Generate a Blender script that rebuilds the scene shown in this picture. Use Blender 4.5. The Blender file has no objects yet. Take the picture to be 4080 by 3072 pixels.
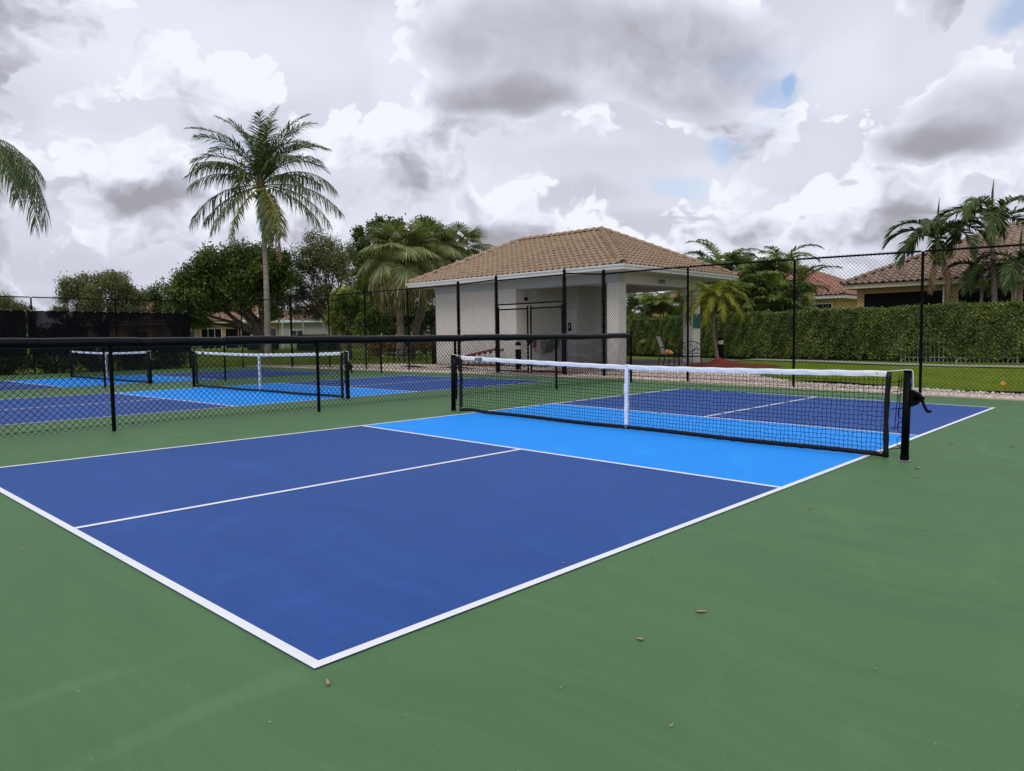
import bpy, math, random
import numpy as np
from mathutils import Matrix, Vector

S = bpy.context.scene
COL = S.collection
rng = np.random.default_rng(7)
random.seed(7)
PI = math.pi
def R(a): return math.radians(a)

# ------------------------------------------------------------------ camera
CAM = (2.5645, -1.5700, 1.1567)
AX = ((0.73267846, 0.68043119, -0.01398798), (-0.03323247, 0.05629779, 0.99786079), (-0.67976310, 0.73064625, -0.06386059))
cd = bpy.data.cameras.new('camera'); cam = bpy.data.objects.new('camera', cd); COL.objects.link(cam)
cd.sensor_width = 36.0; cd.lens = 26.08; cd.clip_start = 0.05; cd.clip_end = 3000
cam.matrix_world = Matrix(((AX[0][0], AX[1][0], -AX[2][0], CAM[0]), (AX[0][1], AX[1][1], -AX[2][1], CAM[1]),
                           (AX[0][2], AX[1][2], -AX[2][2], CAM[2]), (0, 0, 0, 1)))
S.camera = cam
S.view_settings.view_transform = 'Standard'; S.view_settings.look = 'None'
S.view_settings.exposure = 0.10; S.view_settings.gamma = 1.0; S.view_settings.use_curve_mapping = False
S.cycles.max_bounces = 6; S.cycles.transparent_max_bounces = 16
S.cycles.use_adaptive_sampling = True

SUN_EL, SUN_AZ = R(52), R(150)      # azimuth clockwise from +Y

# ------------------------------------------------------------------ node helper
class NT:
    def __init__(s, tree): s.t = tree; s.n = tree.nodes; s.l = tree.links
    def node(s, typ, **kw):
        n = s.n.new(typ)
        for k, v in kw.items(): setattr(n, k, v)
        return n
    def put(s, sock, v):
        if isinstance(v, bpy.types.NodeSocket): s.l.new(v, sock)
        else: sock.default_value = v
    def m(s, op, a, b=None, c=None, clamp=False):
        n = s.node('ShaderNodeMath', operation=op, use_clamp=clamp)
        s.put(n.inputs[0], a)
        if b is not None: s.put(n.inputs[1], b)
        if c is not None: s.put(n.inputs[2], c)
        return n.outputs[0]
    def v(s, op, a, b=None, sc=None):
        n = s.node('ShaderNodeVectorMath', operation=op)
        s.put(n.inputs[0], a)
        if b is not None: s.put(n.inputs[1], b)
        if sc is not None: s.put(n.inputs['Scale'], sc)
        return n.outputs['Value'] if op in ('DOT_PRODUCT', 'LENGTH', 'DISTANCE') else n.outputs[0]
    def noise(s, vec, scale, detail=4, rough=0.5, dist=0.0, dims='3D', col=False, lac=2.0):
        n = s.node('ShaderNodeTexNoise', noise_dimensions=dims)
        if vec is not None: s.put(n.inputs['Vector'], vec)
        n.inputs['Scale'].default_value = scale; n.inputs['Detail'].default_value = detail
        n.inputs['Roughness'].default_value = rough; n.inputs['Distortion'].default_value = dist
        n.inputs['Lacunarity'].default_value = lac
        return n.outputs[1 if col else 0]
    def ss(s, x, a, b, lo=0.0, hi=1.0):
        n = s.node('ShaderNodeMapRange', interpolation_type='SMOOTHSTEP')
        s.put(n.inputs[0], x); n.inputs[1].default_value = a; n.inputs[2].default_value = b
        n.inputs[3].default_value = lo; n.inputs[4].default_value = hi
        return n.outputs[0]
    def mix(s, f, a, b, typ='MIX'):
        n = s.node('ShaderNodeMix', data_type='RGBA', blend_type=typ)
        s.put(n.inputs[0], f); s.put(n.inputs[6], a if not isinstance(a, tuple) else (*a[:3], 1)); s.put(n.inputs[7], b if not isinstance(b, tuple) else (*b[:3], 1))
        return n.outputs[2]
    def ramp(s, f, stops):
        n = s.node('ShaderNodeValToRGB'); e = n.color_ramp.elements
        while len(e) < len(stops): e.new(0.5)
        for i, (p, c) in enumerate(stops): e[i].position = p; e[i].color = (*c[:3], 1)
        s.put(n.inputs[0], f); return n.outputs[0]

# ------------------------------------------------------------------ sky
W = bpy.data.worlds.new('World'); S.world = W; W.use_nodes = True
def build_sky():
    t = NT(W.node_tree); W.node_tree.nodes.clear()
    tc = t.node('ShaderNodeTexCoord'); d = t.v('NORMALIZE', tc.outputs['Generated'])
    sky = t.node('ShaderNodeTexSky', sky_type='NISHITA'); sky.sun_disc = False
    sky.sun_elevation = SUN_EL; sky.sun_rotation = SUN_AZ; sky.air_density = 1.0; sky.dust_density = 1.6; sky.ozone_density = 1.5
    az = R(42.93); f = (-math.sin(az), math.cos(az), 0); r = (math.cos(az), math.sin(az), 0)
    # stereographic chart of the sky about a fixed compass bearing: (sx, sy)
    den = t.m('ADD', t.v('DOT_PRODUCT', d, f), 1.02)
    dz = t.node('ShaderNodeSeparateXYZ'); t.put(dz.inputs[0], d); z = dz.outputs[2]
    sx = t.m('DIVIDE', t.v('DOT_PRODUCT', d, r), den); sy = t.m('DIVIDE', z, den)
    cb = t.node('ShaderNodeCombineXYZ'); t.put(cb.inputs[0], sx); t.put(cb.inputs[1], sy); s2 = cb.outputs[0]
    # warp for billowing outlines
    wc = t.noise(s2, 5.0, 4, 0.6, dims='2D', col=True)
    warp = t.v('SCALE', t.v('SUBTRACT', wc, (0.5, 0.5, 0.5)), sc=0.055)
    w2 = t.v('ADD', s2, warp)
    wf = t.v('SCALE', t.v('SUBTRACT', t.noise(s2, 26.0, 3, 0.6, dims='2D', col=True), (0.5, 0.5, 0.5)), sc=0.020)
    w3 = t.v('ADD', w2, wf)
    def blob(cx, cy, rx, ry, wv=None, inner=0.30):
        q = t.v('MULTIPLY', t.v('SUBTRACT', wv or w2, (cx, cy, 0)), (1 / rx, 1 / ry, 0))
        return t.ss(t.v('LENGTH', q), 1.0, inner)
    def total(lst, wv=None, inner=0.30):
        o = None
        for cx, cy, rx, ry, k in lst:
            b = t.m('MULTIPLY', blob(cx, cy, rx, ry, wv, inner), k)
            o = b if o is None else t.m('ADD', o, b)
        return o
    # puffs: rounded billows with creases; density difference between here and a bit higher gives lit tops and grey bases
    def dens(vec):
        q = t.v('MULTIPLY', vec, (1.0, 1.45, 1.0))
        a = t.noise(q, 4.8, 7, 0.60, dims='2D')
        v = t.node('ShaderNodeTexVoronoi', feature='F1', voronoi_dimensions='2D'); t.put(v.inputs['Vector'], q); v.inputs['Scale'].default_value = 11.0
        v.inputs['Detail'].default_value = 3.0; v.inputs['Roughness'].default_value = 0.52; v.inputs['Lacunarity'].default_value = 2.3
        return t.m('ADD', a, t.m('MULTIPLY', t.m('SUBTRACT', 0.45, v.outputs[0]), BILLOW))
    n0 = dens(w3); n1 = dens(t.v('ADD', w3, (-0.008, 0.026, 0)))
    relief = t.m('SUBTRACT', n0, n1)
    soft = t.noise(t.v('MULTIPLY', w2, (1.0, 1.7, 1.0)), 3.0, 4, 0.52, dims='2D')
    # heaped clouds with firm edges in front of a thin bright veil
    heap = t.ss(n0, HEAP - 0.035, HEAP + 0.045)
    fade = t.ss(n0, HEAP, HEAP + 0.34)
    body = t.m('SUBTRACT', t.m('ADD', 0.85, t.m('MULTIPLY', relief, RELIEF_K)), t.m('MULTIPLY', fade, FADE_K))
    veil = t.m('ADD', BASE_BR, t.m('MULTIPLY', t.m('SUBTRACT', soft, 0.5), SOFT_K))
    br = t.m('ADD', t.m('MULTIPLY', body, heap), t.m('MULTIPLY', veil, t.m('SUBTRACT', 1.0, heap)))
    dk = t.m('ADD', total(DARKS), t.m('MULTIPLY', t.m('SUBTRACT', n0, 0.5), 0.0))
    br = t.m('SUBTRACT', br, t.m('MULTIPLY', dk, t.m('MULTIPLY', t.ss(n0, 0.30, 0.75, 0.55, 1.35), DARK_K)))
    br = t.m('ADD', br, t.m('MULTIPLY', total(LIGHTS, w3), LIGHT_K))
    # grey stratus decks drifting in front: firm upper rim, shaded base
    dsum = t.m('ADD', total(DECKS), t.m('MULTIPLY', t.m('SUBTRACT', n0, 0.42), 0.55))
    deck = t.ss(dsum, 0.38, 0.62)
    dbr = t.m('SUBTRACT', 0.70, t.m('ADD', t.m('MULTIPLY', t.ss(dsum, 0.45, 1.15), 0.30), t.m('MULTIPLY', total(BASES, w3, -0.25), 0.42)))
    dbr = t.m('ADD', dbr, t.m('MULTIPLY', relief, 0.45))
    br = t.m('ADD', t.m('MULTIPLY', br, t.m('SUBTRACT', 1.0, deck)), t.m('MULTIPLY', dbr, deck))
    br = t.m('MINIMUM', t.m('SMOOTH_MAX', br, 0.20, 0.35), 0.99)
    grey = t.ramp(br, [(0.0, (0.27, 0.268, 0.295)), (0.22, (0.35, 0.348, 0.385)), (0.45, (0.51, 0.52, 0.605)), (0.65, (0.645, 0.665, 0.765)), (0.82, (0.755, 0.78, 0.875)), (1.0, (0.85, 0.87, 0.925))])
    cl = t.mix(1.0, grey, (1.0 / SKY_S,) * 3, 'MULTIPLY')
    # gaps of blue
    gap = t.m('MULTIPLY', t.m('MULTIPLY', total(GAPS, w3), 0.60), t.m('SUBTRACT', 1.0, t.ss(n0, HEAP - 0.02, HEAP + 0.16)))
    gap = t.m('MINIMUM', t.m('ADD', gap, 0.0), 0.85)
    blue = t.mix(1.0, sky.outputs[0], (SKY_GAIN,) * 3, 'MULTIPLY')
    col = t.mix(gap, cl, blue)
    # below the horizon: plain
    col = t.mix(t.ss(z, -0.02, -0.10), col, tuple(c / SKY_S for c in (0.25, 0.27, 0.27)))
    bg = t.node('ShaderNodeBackground'); t.put(bg.inputs[0], col); bg.inputs[1].default_value = SKY_S
    o = t.node('ShaderNodeOutputWorld'); t.l.new(bg.outputs[0], o.inputs[0])
DARK_K = 1.5; SKY_S = 0.10; SKY_GAIN = 1.6
BASE_BR, RELIEF_K, SOFT_K = 0.64, 1.6, 0.45
BILLOW, HEAP, FADE_K, LIGHT_K = 0.50, 0.31, 0.80, 0.62
# cloud masses: chart centre, half-widths, amount
DARKS = [(0.0451, 0.0897, 0.0535, 0.0131, 0.14), (-0.2413, 0.0884, 0.0495, 0.0137, 0.26), (-0.2176, 0.0974, 0.0318, 0.022, 0.1), (0.2113, 0.0666, 0.1026, 0.0127, 0.16), (0.1047, 0.0735, 0.0741, 0.0117, 0.12), (-0.1564, 0.1269, 0.045, 0.0137, 0.08), (-0.2891, 0.1338, 0.0209, 0.0229, 0.08), (-0.1132, 0.0937, 0.0411, 0.0172, 0.1), (-0.2689, 0.0517, 0.0774, 0.0139, 0.1), (-0.0828, 0.1197, 0.0354, 0.0141, 0.06), (-0.27, 0.0349, 0.0776, 0.0084, 0.1), (0.0299, 0.0634, 0.2001, 0.0207, 0.06)]
LIGHTS = [(-0.1864, 0.1787, 0.1441, 0.0423, 0.22), (-0.2521, 0.1693, 0.0547, 0.0392, 0.08), (-0.0637, 0.156, 0.0263, 0.0372, 0.16), (0.048, 0.127, 0.0585, 0.0112, 0.12), (-0.0736, 0.1878, 0.0229, 0.023, 0.14), (0.211, 0.1565, 0.0326, 0.0357, 0.14), (0.1357, 0.1041, 0.0418, 0.0197, 0.14), (-0.2413, 0.1156, 0.0437, 0.016, 0.12), (-0.012, 0.1023, 0.0421, 0.0173, 0.12), (0.1878, 0.1126, 0.0419, 0.0246, 0.1), (-0.1905, 0.0699, 0.0703, 0.0171, 0.14), (0.1617, 0.0859, 0.0436, 0.0114, 0.12), (-0.1383, 0.0528, 0.0768, 0.0118, 0.08), (0.2915, 0.0543, 0.0273, 0.0109, 0.06)]
GAPS = [(0.1718, 0.1568, 0.0226, 0.0118, 1.0), (0.1808, 0.1614, 0.0092, 0.0078, 0.9), (0.135, 0.1238, 0.0168, 0.0138, 1.0), (0.2895, 0.1781, 0.0155, 0.0168, 1.0), (0.1072, 0.0981, 0.0231, 0.0086, 0.6), (0.1573, 0.1735, 0.0372, 0.0129, 0.4), (-0.1677, 0.1224, 0.0305, 0.0069, 0.35), (0.1622, 0.1361, 0.0163, 0.0135, 0.45)]
DECKS = [(0.0389, 0.1845, 0.1447, 0.0541, 1.0), (0.1327, 0.1751, 0.0924, 0.054, 0.85), (-0.0052, 0.149, 0.0764, 0.0191, 0.6), (0.2793, 0.1271, 0.0658, 0.0382, 0.9), (0.227, 0.1128, 0.0632, 0.0188, 0.5)]
BASES = [(-0.0052, 0.149, 0.0996, 0.0164, 1.0), (0.1173, 0.1439, 0.0821, 0.0216, 0.5), (0.264, 0.1127, 0.0594, 0.0159, 0.9), (0.0446, 0.1922, 0.1384, 0.023, 0.15)]
build_sky()
W.cycles.sampling_method = 'MANUAL'; W.cycles.sample_map_resolution = 256

# ------------------------------------------------------------------ sun (overcast: weak and very soft)
sd = bpy.data.lights.new('sun', 'SUN'); sun = bpy.data.objects.new('sun', sd); COL.objects.link(sun)
sd.energy = 1.35; sd.angle = R(25); sd.color = (1.0, 0.965, 0.91)
dvec = Vector((math.sin(SUN_AZ) * math.cos(SUN_EL), math.cos(SUN_AZ) * math.cos(SUN_EL), math.sin(SUN_EL)))
sun.rotation_euler = dvec.to_track_quat('Z', 'Y').to_euler()

# ------------------------------------------------------------------ materials
def new_mat(name):
    m = bpy.data.materials.new(name); m.use_nodes = True; m.node_tree.nodes.clear()
    t = NT(m.node_tree)
    b = t.node('ShaderNodeBsdfPrincipled'); o = t.node('ShaderNodeOutputMaterial'); t.l.new(b.outputs[0], o.inputs[0])
    return m, t, b, o
def simple(name, col, rough=0.6, var=0.12, scale=6.0, metal=0.0, bump=0.0, bscale=60.0, spec=0.5, coords='Object'):
    m, t, b, o = new_mat(name)
    tc = t.node('ShaderNodeTexCoord'); vec = tc.outputs[coords]
    n = t.noise(vec, scale, 4, 0.6)
    c = t.mix(n, tuple(x * (1 - var) for x in col), tuple(min(1, x * (1 + var)) for x in col))
    t.put(b.inputs['Base Color'], c); b.inputs['Roughness'].default_value = rough; b.inputs['Metallic'].default_value = metal
    b.inputs['Specular IOR Level'].default_value = spec
    if bump:
        bp = t.node('ShaderNodeBump'); bp.inputs['Strength'].default_value = bump; bp.inputs['Distance'].default_value = 0.01
        t.put(bp.inputs['Height'], t.noise(vec, bscale, 4, 0.6)); t.l.new(bp.outputs[0], b.inputs['Normal'])
    return m
def leafy(name, stops, rough=0.45, trans=0.25, spec=0.4, patch=0.0):
    spec *= 0.6
    stops = [(p, tuple(min(0.6, x * 1.42) for x in c)) for p, c in stops]
    """foliage: every leaf its own tint, a little light through the blade"""
    m, t, b, o = new_mat(name)
    g = t.node('ShaderNodeNewGeometry')
    r = g.outputs['Random Per Island']
    if patch:
        tc = t.node('ShaderNodeTexCoord')
        r = t.m('ADD', t.m('MULTIPLY', r, 1 - patch), t.m('MULTIPLY', t.ss(t.noise(tc.outputs['Object'], 0.9, 2), 0.35, 0.68), patch))
    c = t.ramp(r, stops); t.put(b.inputs['Base Color'], c)
    b.inputs['Roughness'].default_value = rough; b.inputs['Specular IOR Level'].default_value = spec
    tr = t.node('ShaderNodeBsdfTranslucent'); t.put(tr.inputs[0], t.mix(1.0, c, (1.0, 1.15, 0.5), 'MULTIPLY'))
    mx = t.node('ShaderNodeMixShader'); mx.inputs[0].default_value = trans
    t.l.new(b.outputs[0], mx.inputs[1]); t.l.new(tr.outputs[0], mx.inputs[2]); t.l.new(mx.outputs[0], o.inputs[0])
    return m
def tile_mat(name, cols, dirt):
    m, t, b, o = new_mat(name)
    oi = t.node('ShaderNodeObjectInfo'); g = t.node('ShaderNodeNewGeometry'); tc = t.node('ShaderNodeTexCoord')
    r = t.m('FRACT', t.m('ADD', oi.outputs['Random'], g.outputs['Random Per Island']))
    c = t.ramp(r, [(i / (len(cols) - 1), x) for i, x in enumerate(cols)])
    n = t.noise(g.outputs['Position'], 2.2, 6, 0.65); n2 = t.noise(g.outputs['Position'], 30, 4, 0.6)
    c = t.mix(t.m('MULTIPLY', t.ss(n, 0.45, 0.72), 0.55), c, dirt)
    c = t.mix(t.m('MULTIPLY', n2, 0.2), c, tuple(x * 0.6 for x in cols[0]))
    t.put(b.inputs['Base Color'], c); b.inputs['Roughness'].default_value = 0.85; b.inputs['Specular IOR Level'].default_value = 0.2
    return m

def court_mat(name, col, rough, lo=0.875, hi=1.085, hue=(1, 1, 1)):
    """acrylic court paint: squeegee sweeps, fine sand texture, faint scuffs"""
    m, t, b, o = new_mat(name)
    g = t.node('ShaderNodeNewGeometry'); p = g.outputs['Position']
    wv = t.v('ADD', p, t.v('SCALE', t.v('SUBTRACT', t.noise(p, 0.35, 3, 0.5, col=True), (0.5, 0.5, 0.5)), sc=1.5))
    rot = t.node('ShaderNodeMapping'); rot.inputs['Rotation'].default_value = (0, 0, 0.5); rot.inputs['Scale'].default_value = (0.35, 5.0, 1); t.l.new(wv, rot.inputs[0])
    st = t.noise(rot.outputs[0], 1.3, 6, 0.68); st2 = t.noise(p, 0.7, 5, 0.6); fine = t.noise(p, 160, 3, 0.7); grit = t.noise(p, 420, 2, 0.6)
    f = t.m('ADD', t.m('MULTIPLY', st, 0.55), t.m('ADD', t.m('MULTIPLY', st2, 0.22), t.m('MULTIPLY', fine, 0.23)))
    c = t.mix(t.ss(f, 0.36, 0.64), tuple(x * lo for x in col), tuple(x * hi * h for x, h in zip(col, hue)))
    arcs = t.node('ShaderNodeTexWave', wave_type='RINGS', rings_direction='Z'); t.put(arcs.inputs[0], t.v('MULTIPLY', t.v('ADD', wv, (4.0, 2.5, 0)), (1, 0.55, 1)))
    arcs.inputs['Scale'].default_value = 0.55; arcs.inputs['Distortion'].default_value = 3.0; arcs.inputs['Detail'].default_value = 3
    c = t.mix(t.m('MULTIPLY', t.ss(arcs.outputs[1], 0.80, 1.0), t.m('MULTIPLY', t.ss(st2, 0.46, 0.64), 0.34)), c, tuple(min(1, x * 1.35 + 0.012) for x in col))
    sp = t.ss(t.noise(p, 42, 2, 0.5), 0.73, 0.78)
    c = t.mix(t.m('MULTIPLY', sp, 0.35), c, (0.42, 0.45, 0.44))
    sm = t.node('ShaderNodeMapping'); sm.inputs['Rotation'].default_value = (0, 0, -0.9); sm.inputs['Scale'].default_value = (1.5, 14, 1); t.l.new(wv, sm.inputs[0])
    c = t.mix(t.m('MULTIPLY', t.ss(t.noise(sm.outputs[0], 2.2, 3, 0.6), 0.62, 0.74), t.m('MULTIPLY', t.ss(st2, 0.45, 0.6), 0.16)), c, tuple(min(1, x * 1.5 + 0.02) for x in col))
    c = t.mix(t.m('MULTIPLY', t.ss(t.noise(p, 1.7, 6, 0.7), 0.58, 0.78), 0.16), c, tuple(x * 0.62 for x in col))
    c = t.mix(t.ss(grit, 0.35, 0.65, 0.0, 0.34), c, tuple(x * 0.6 for x in col))
    t.put(b.inputs['Base Color'], c)
    t.put(b.inputs['Roughness'], t.m('ADD', rough - 0.06, t.m('MULTIPLY', st, 0.14))); b.inputs['Specular IOR Level'].default_value = 0.18
    bp = t.node('ShaderNodeBump'); bp.inputs['Strength'].default_value = 0.25; bp.inputs['Distance'].default_value = 0.003
    t.put(bp.inputs['Height'], t.m('ADD', grit, fine)); t.l.new(bp.outputs[0], b.inputs['Normal'])
    return m

M = {}
M['green'] = court_mat('court green', (0.085, 0.184, 0.075), 0.60)
M['blue'] = court_mat('court blue', (0.019, 0.078, 0.310), 0.58, hue=(1.2, 1.05, 1.0))
M['kitchen'] = court_mat('kitchen blue', (0.0035, 0.300, 0.95), 0.55, 0.97, 1.03)
def line_mat():
    m, t, b, o = new_mat('white line paint'); g = t.node('ShaderNodeNewGeometry'); p = g.outputs['Position']
    c = t.mix(t.noise(p, 5, 4), (0.74, 0.75, 0.79), (0.83, 0.84, 0.87)); c = t.mix(t.ss(t.noise(p, 60, 5, 0.75), 0.60, 0.80, 0, 0.5), c, (0.40, 0.43, 0.45)); c = t.mix(t.ss(t.noise(p, 2.3, 4, 0.6), 0.55, 0.75, 0, 0.22), c, (0.52, 0.54, 0.52))
    t.put(b.inputs['Base Color'], c); b.inputs['Roughness'].default_value = 0.6; b.inputs['Specular IOR Level'].default_value = 0.2; return m
M['line'] = line_mat()
M['seam'] = simple('green paint lap', (0.082, 0.177, 0.072), 0.6, 0.08, 3, spec=0.15)
M['black'] = simple('black powder coat', (0.0025, 0.0025, 0.0032), 0.5, 0.3, 20, spec=0.07)
M['wire'] = simple('black vinyl wire', (0.005, 0.005, 0.006), 0.6, 0.2, 20, spec=0.10)
M['foam'] = simple('black foam cap', (0.002, 0.002, 0.003), 0.30, 0.3, 5, bump=0.10, bscale=25, spec=0.16)
M['cord'] = simple('black net cord', (0.004, 0.004, 0.006), 0.8, 0.2, 30, spec=0.06)
M['vinyl'] = simple('black vinyl band', (0.008, 0.0075, 0.009), 0.42, 0.4, 14, bump=0.6, bscale=18, spec=0.22)
M['tape'] = simple('white net tape', (0.78, 0.80, 0.86), 0.55, 0.06, 14, bump=0.9, bscale=9)
M['stucco'] = simple('taupe stucco', (0.60, 0.575, 0.54), 0.9, 0.05, 1.2, bump=0.35, bscale=140, spec=0.2)
def stucco(name, col):
    m, t, b, o = new_mat(name); g = t.node('ShaderNodeNewGeometry'); p = g.outputs['Position']; sz = t.node('ShaderNodeSeparateXYZ'); t.l.new(p, sz.inputs[0])
    n = t.noise(p, 1.3, 5, 0.6); c = t.mix(n, tuple(x * 0.94 for x in col), tuple(x * 1.05 for x in col))
    dm = t.node('ShaderNodeMapping'); dm.inputs['Scale'].default_value = (6, 6, 0.5); t.l.new(p, dm.inputs[0])
    c = t.mix(t.m('MULTIPLY', t.ss(t.noise(dm.outputs[0], 1.5, 4, 0.6), 0.52, 0.75), 0.16), c, tuple(x * 0.62 for x in col))
    c = t.mix(t.m('MULTIPLY', t.ss(t.m('ADD', sz.outputs[2], t.m('MULTIPLY', t.noise(p, 4, 4), 0.5)), 0.75, 0.2), 0.30), c, (0.30, 0.25, 0.20))
    t.put(b.inputs['Base Color'], c); b.inputs['Roughness'].default_value = 0.92; b.inputs['Specular IOR Level'].default_value = 0.15
    bp = t.node('ShaderNodeBump'); bp.inputs['Strength'].default_value = 0.5; bp.inputs['Distance'].default_value = 0.006; t.put(bp.inputs['Height'], t.noise(p, 70, 4, 0.65)); t.l.new(bp.outputs[0], b.inputs['Normal']); return m
M['stucco'] = stucco('taupe stucco', (0.64, 0.615, 0.575))
M['frieze'] = simple('pale blue grey trim', (0.42, 0.465, 0.485), 0.75, 0.04, 2, bump=0.15, bscale=120, spec=0.25)
M['white'] = simple('white aluminium', (0.74, 0.77, 0.79), 0.4, 0.04, 3)
M['soffit'] = simple('off white soffit', (0.58, 0.58, 0.56), 0.8, 0.05, 3)
M['ceiling'] = simple('brown ceiling', (0.13, 0.12, 0.105), 0.9, 0.05, 3)
M['mortar'] = simple('tan roof mortar', (0.34, 0.25, 0.17), 0.95, 0.25, 5, bump=0.5, bscale=40)
M['tile_tan'] = tile_mat('tan roof tile', [(0.315, 0.215, 0.146), (0.345, 0.240, 0.163), (0.365, 0.256, 0.176), (0.33, 0.228, 0.155)], (0.22, 0.155, 0.105))
M['tile_grey'] = tile_mat('greyed tan roof tile', [(0.30, 0.21, 0.165), (0.37, 0.265, 0.205), (0.25, 0.18, 0.145), (0.34, 0.25, 0.20)], (0.16, 0.12, 0.10))
M['tile_red'] = tile_mat('red blend roof tile', [(0.36, 0.175, 0.125), (0.50, 0.265, 0.19), (0.43, 0.225, 0.195), (0.30, 0.15, 0.12)], (0.32, 0.21, 0.17))
M['tile_pink'] = tile_mat('salmon roof tile', [(0.40, 0.235, 0.165), (0.47, 0.29, 0.21), (0.36, 0.20, 0.14), (0.44, 0.27, 0.20)], (0.30, 0.20, 0.16))
M['tan_wall'] = simple('ochre stucco', (0.50, 0.335, 0.165), 0.9, 0.08, 1.5, bump=0.2, bscale=120, spec=0.2)
M['cream_trim'] = simple('cream trim', (0.60, 0.53, 0.39), 0.8, 0.05, 2)
M['grey_wall'] = simple('grey stucco', (0.44, 0.43, 0.42), 0.9, 0.06, 1.5, spec=0.2)
M['glass'] = simple('dark window glass', (0.020, 0.022, 0.026), 0.12, 0.3, 2, spec=0.5)
M['screen'] = simple('dark insect screen', (0.006, 0.005, 0.005), 0.8, 0.3, 8, spec=0.05)
M['concrete'] = simple('concrete', (0.33, 0.31, 0.295), 0.9, 0.12, 2.5, bump=0.3, bscale=60, spec=0.2)
M['slab'] = simple('dark porch paving', (0.17, 0.145, 0.138), 0.85, 0.15, 3, bump=0.3, bscale=40, spec=0.2)
M['curb'] = simple('sandy court edge', (0.50, 0.41, 0.31), 0.95, 0.2, 8, bump=0.4, bscale=60, spec=0.15)
M['gravelbed'] = simple('crushed shell bed', (0.62, 0.52, 0.45), 0.95, 0.45, 28, bump=1.0, bscale=45, spec=0.15)
M['mulch'] = simple('red mulch bed', (0.20, 0.050, 0.030), 0.95, 0.5, 18, bump=1.0, bscale=30, spec=0.15)
M['red'] = simple('dull red ladder paint', (0.15, 0.018, 0.016), 0.5, 0.25, 6)
M['alu'] = simple('worn aluminium', (0.55, 0.56, 0.57), 0.35, 0.15, 9, metal=0.6)
M['brass'] = simple('brass', (0.55, 0.42, 0.18), 0.35, 0.15, 12, metal=0.8)
M['iron'] = simple('black cast iron', (0.006, 0.006, 0.007), 0.55, 0.3, 12, spec=0.2)
M['sling'] = simple('taupe sling fabric', (0.30, 0.27, 0.25), 0.85, 0.1, 30, bump=0.2, bscale=200)
M['signgreen'] = simple('dark green board', (0.012, 0.115, 0.090), 0.5, 0.15, 4)
M['orange'] = simple('orange cloth', (0.60, 0.25, 0.08), 0.8, 0.3, 10)
M['yellow'] = simple('yellow plastic', (0.72, 0.30, 0.015), 0.45, 0.1, 5)
M['labelblue'] = simple('blue maker label', (0.010, 0.065, 0.190), 0.4, 0.1, 8)
M['door'] = simple('pale grey door', (0.72, 0.73, 0.76), 0.5, 0.04, 3)
M['steel'] = simple('brushed steel', (0.30, 0.32, 0.33), 0.35, 0.1, 9, metal=0.7)
M['lens'] = simple('frosted lamp lens', (0.62, 0.60, 0.50), 0.3, 0.1, 9)
M['bark_palm'] = None
def bark(name, a, b_, zs, xs=1.0):
    m, t, b, o = new_mat(name); tc = t.node('ShaderNodeTexCoord')
    q = t.v('MULTIPLY', tc.outputs['Object'], (xs, xs, zs)); n = t.noise(q, 3.0, 6, 0.65); n2 = t.noise(tc.outputs['Object'], 1.1, 3)
    c = t.mix(t.ss(n, 0.32, 0.68), a, b_); c = t.mix(t.m('MULTIPLY', n2, 0.5), c, tuple(x * 0.55 for x in a))
    t.put(b.inputs['Base Color'], c); b.inputs['Roughness'].default_value = 0.95; b.inputs['Specular IOR Level'].default_value = 0.15
    bp = t.node('ShaderNodeBump'); bp.inputs['Strength'].default_value = 0.8; bp.inputs['Distance'].default_value = 0.02; t.put(bp.inputs['Height'], n); t.l.new(bp.outputs[0], b.inputs['Normal'])
    return m
M['bark_palm'] = bark('ringed palm bark', (0.17, 0.145, 0.125), (0.36, 0.32, 0.285), 7.0)
M['bark_fan'] = bark('rough palm bark', (0.14, 0.105, 0.080), (0.27, 0.215, 0.17), 6.0)
M['bark_oak'] = bark('dark tree bark', (0.050, 0.040, 0.034), (0.13, 0.11, 0.095), 1.0)
M['fibre'] = bark('brown palm boots', (0.06, 0.04, 0.028), (0.16, 0.11, 0.07), 3.0)
M['crownshaft'] = simple('green crownshaft', (0.14, 0.20, 0.055), 0.45, 0.2, 6)
M['rachis'] = simple('yellow green stalk', (0.27, 0.26, 0.06), 0.5, 0.3, 4)
M['rachis_dk'] = simple('green stalk', (0.09, 0.11, 0.035), 0.5, 0.3, 4)
M['coconut'] = simple('green coconut', (0.16, 0.19, 0.035), 0.45, 0.3, 5)
M['straw'] = leafy('dead frond', [(0, (0.10, 0.060, 0.035)), (1, (0.22, 0.14, 0.08))], 0.8, 0.15, 0.2)
M['lf_coco'] = leafy('coconut leaflets', [(0, (0.033, 0.056, 0.022)), (0.5, (0.056, 0.088, 0.031)), (0.85, (0.088, 0.119, 0.038)), (1, (0.150, 0.150, 0.048))], 0.38, 0.22, 0.5)
M['lf_coco_y'] = leafy('yellowing coconut leaflets', [(0, (0.08, 0.085, 0.02)), (0.6, (0.13, 0.13, 0.03)), (1, (0.20, 0.16, 0.05))], 0.4, 0.28, 0.45)
M['lf_fan'] = leafy('fan palm leaf', [(0, (0.065, 0.085, 0.026)), (0.5, (0.115, 0.140, 0.045)), (0.85, (0.17, 0.185, 0.07)), (1, (0.24, 0.22, 0.10))], 0.40, 0.2, 0.6)
M['lf_fan_old'] = leafy('old fan palm leaf', [(0, (0.13, 0.115, 0.045)), (0.5, (0.22, 0.19, 0.085)), (0.8, (0.32, 0.27, 0.15)), (1, (0.42, 0.37, 0.26))], 0.6, 0.2, 0.4)
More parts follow.
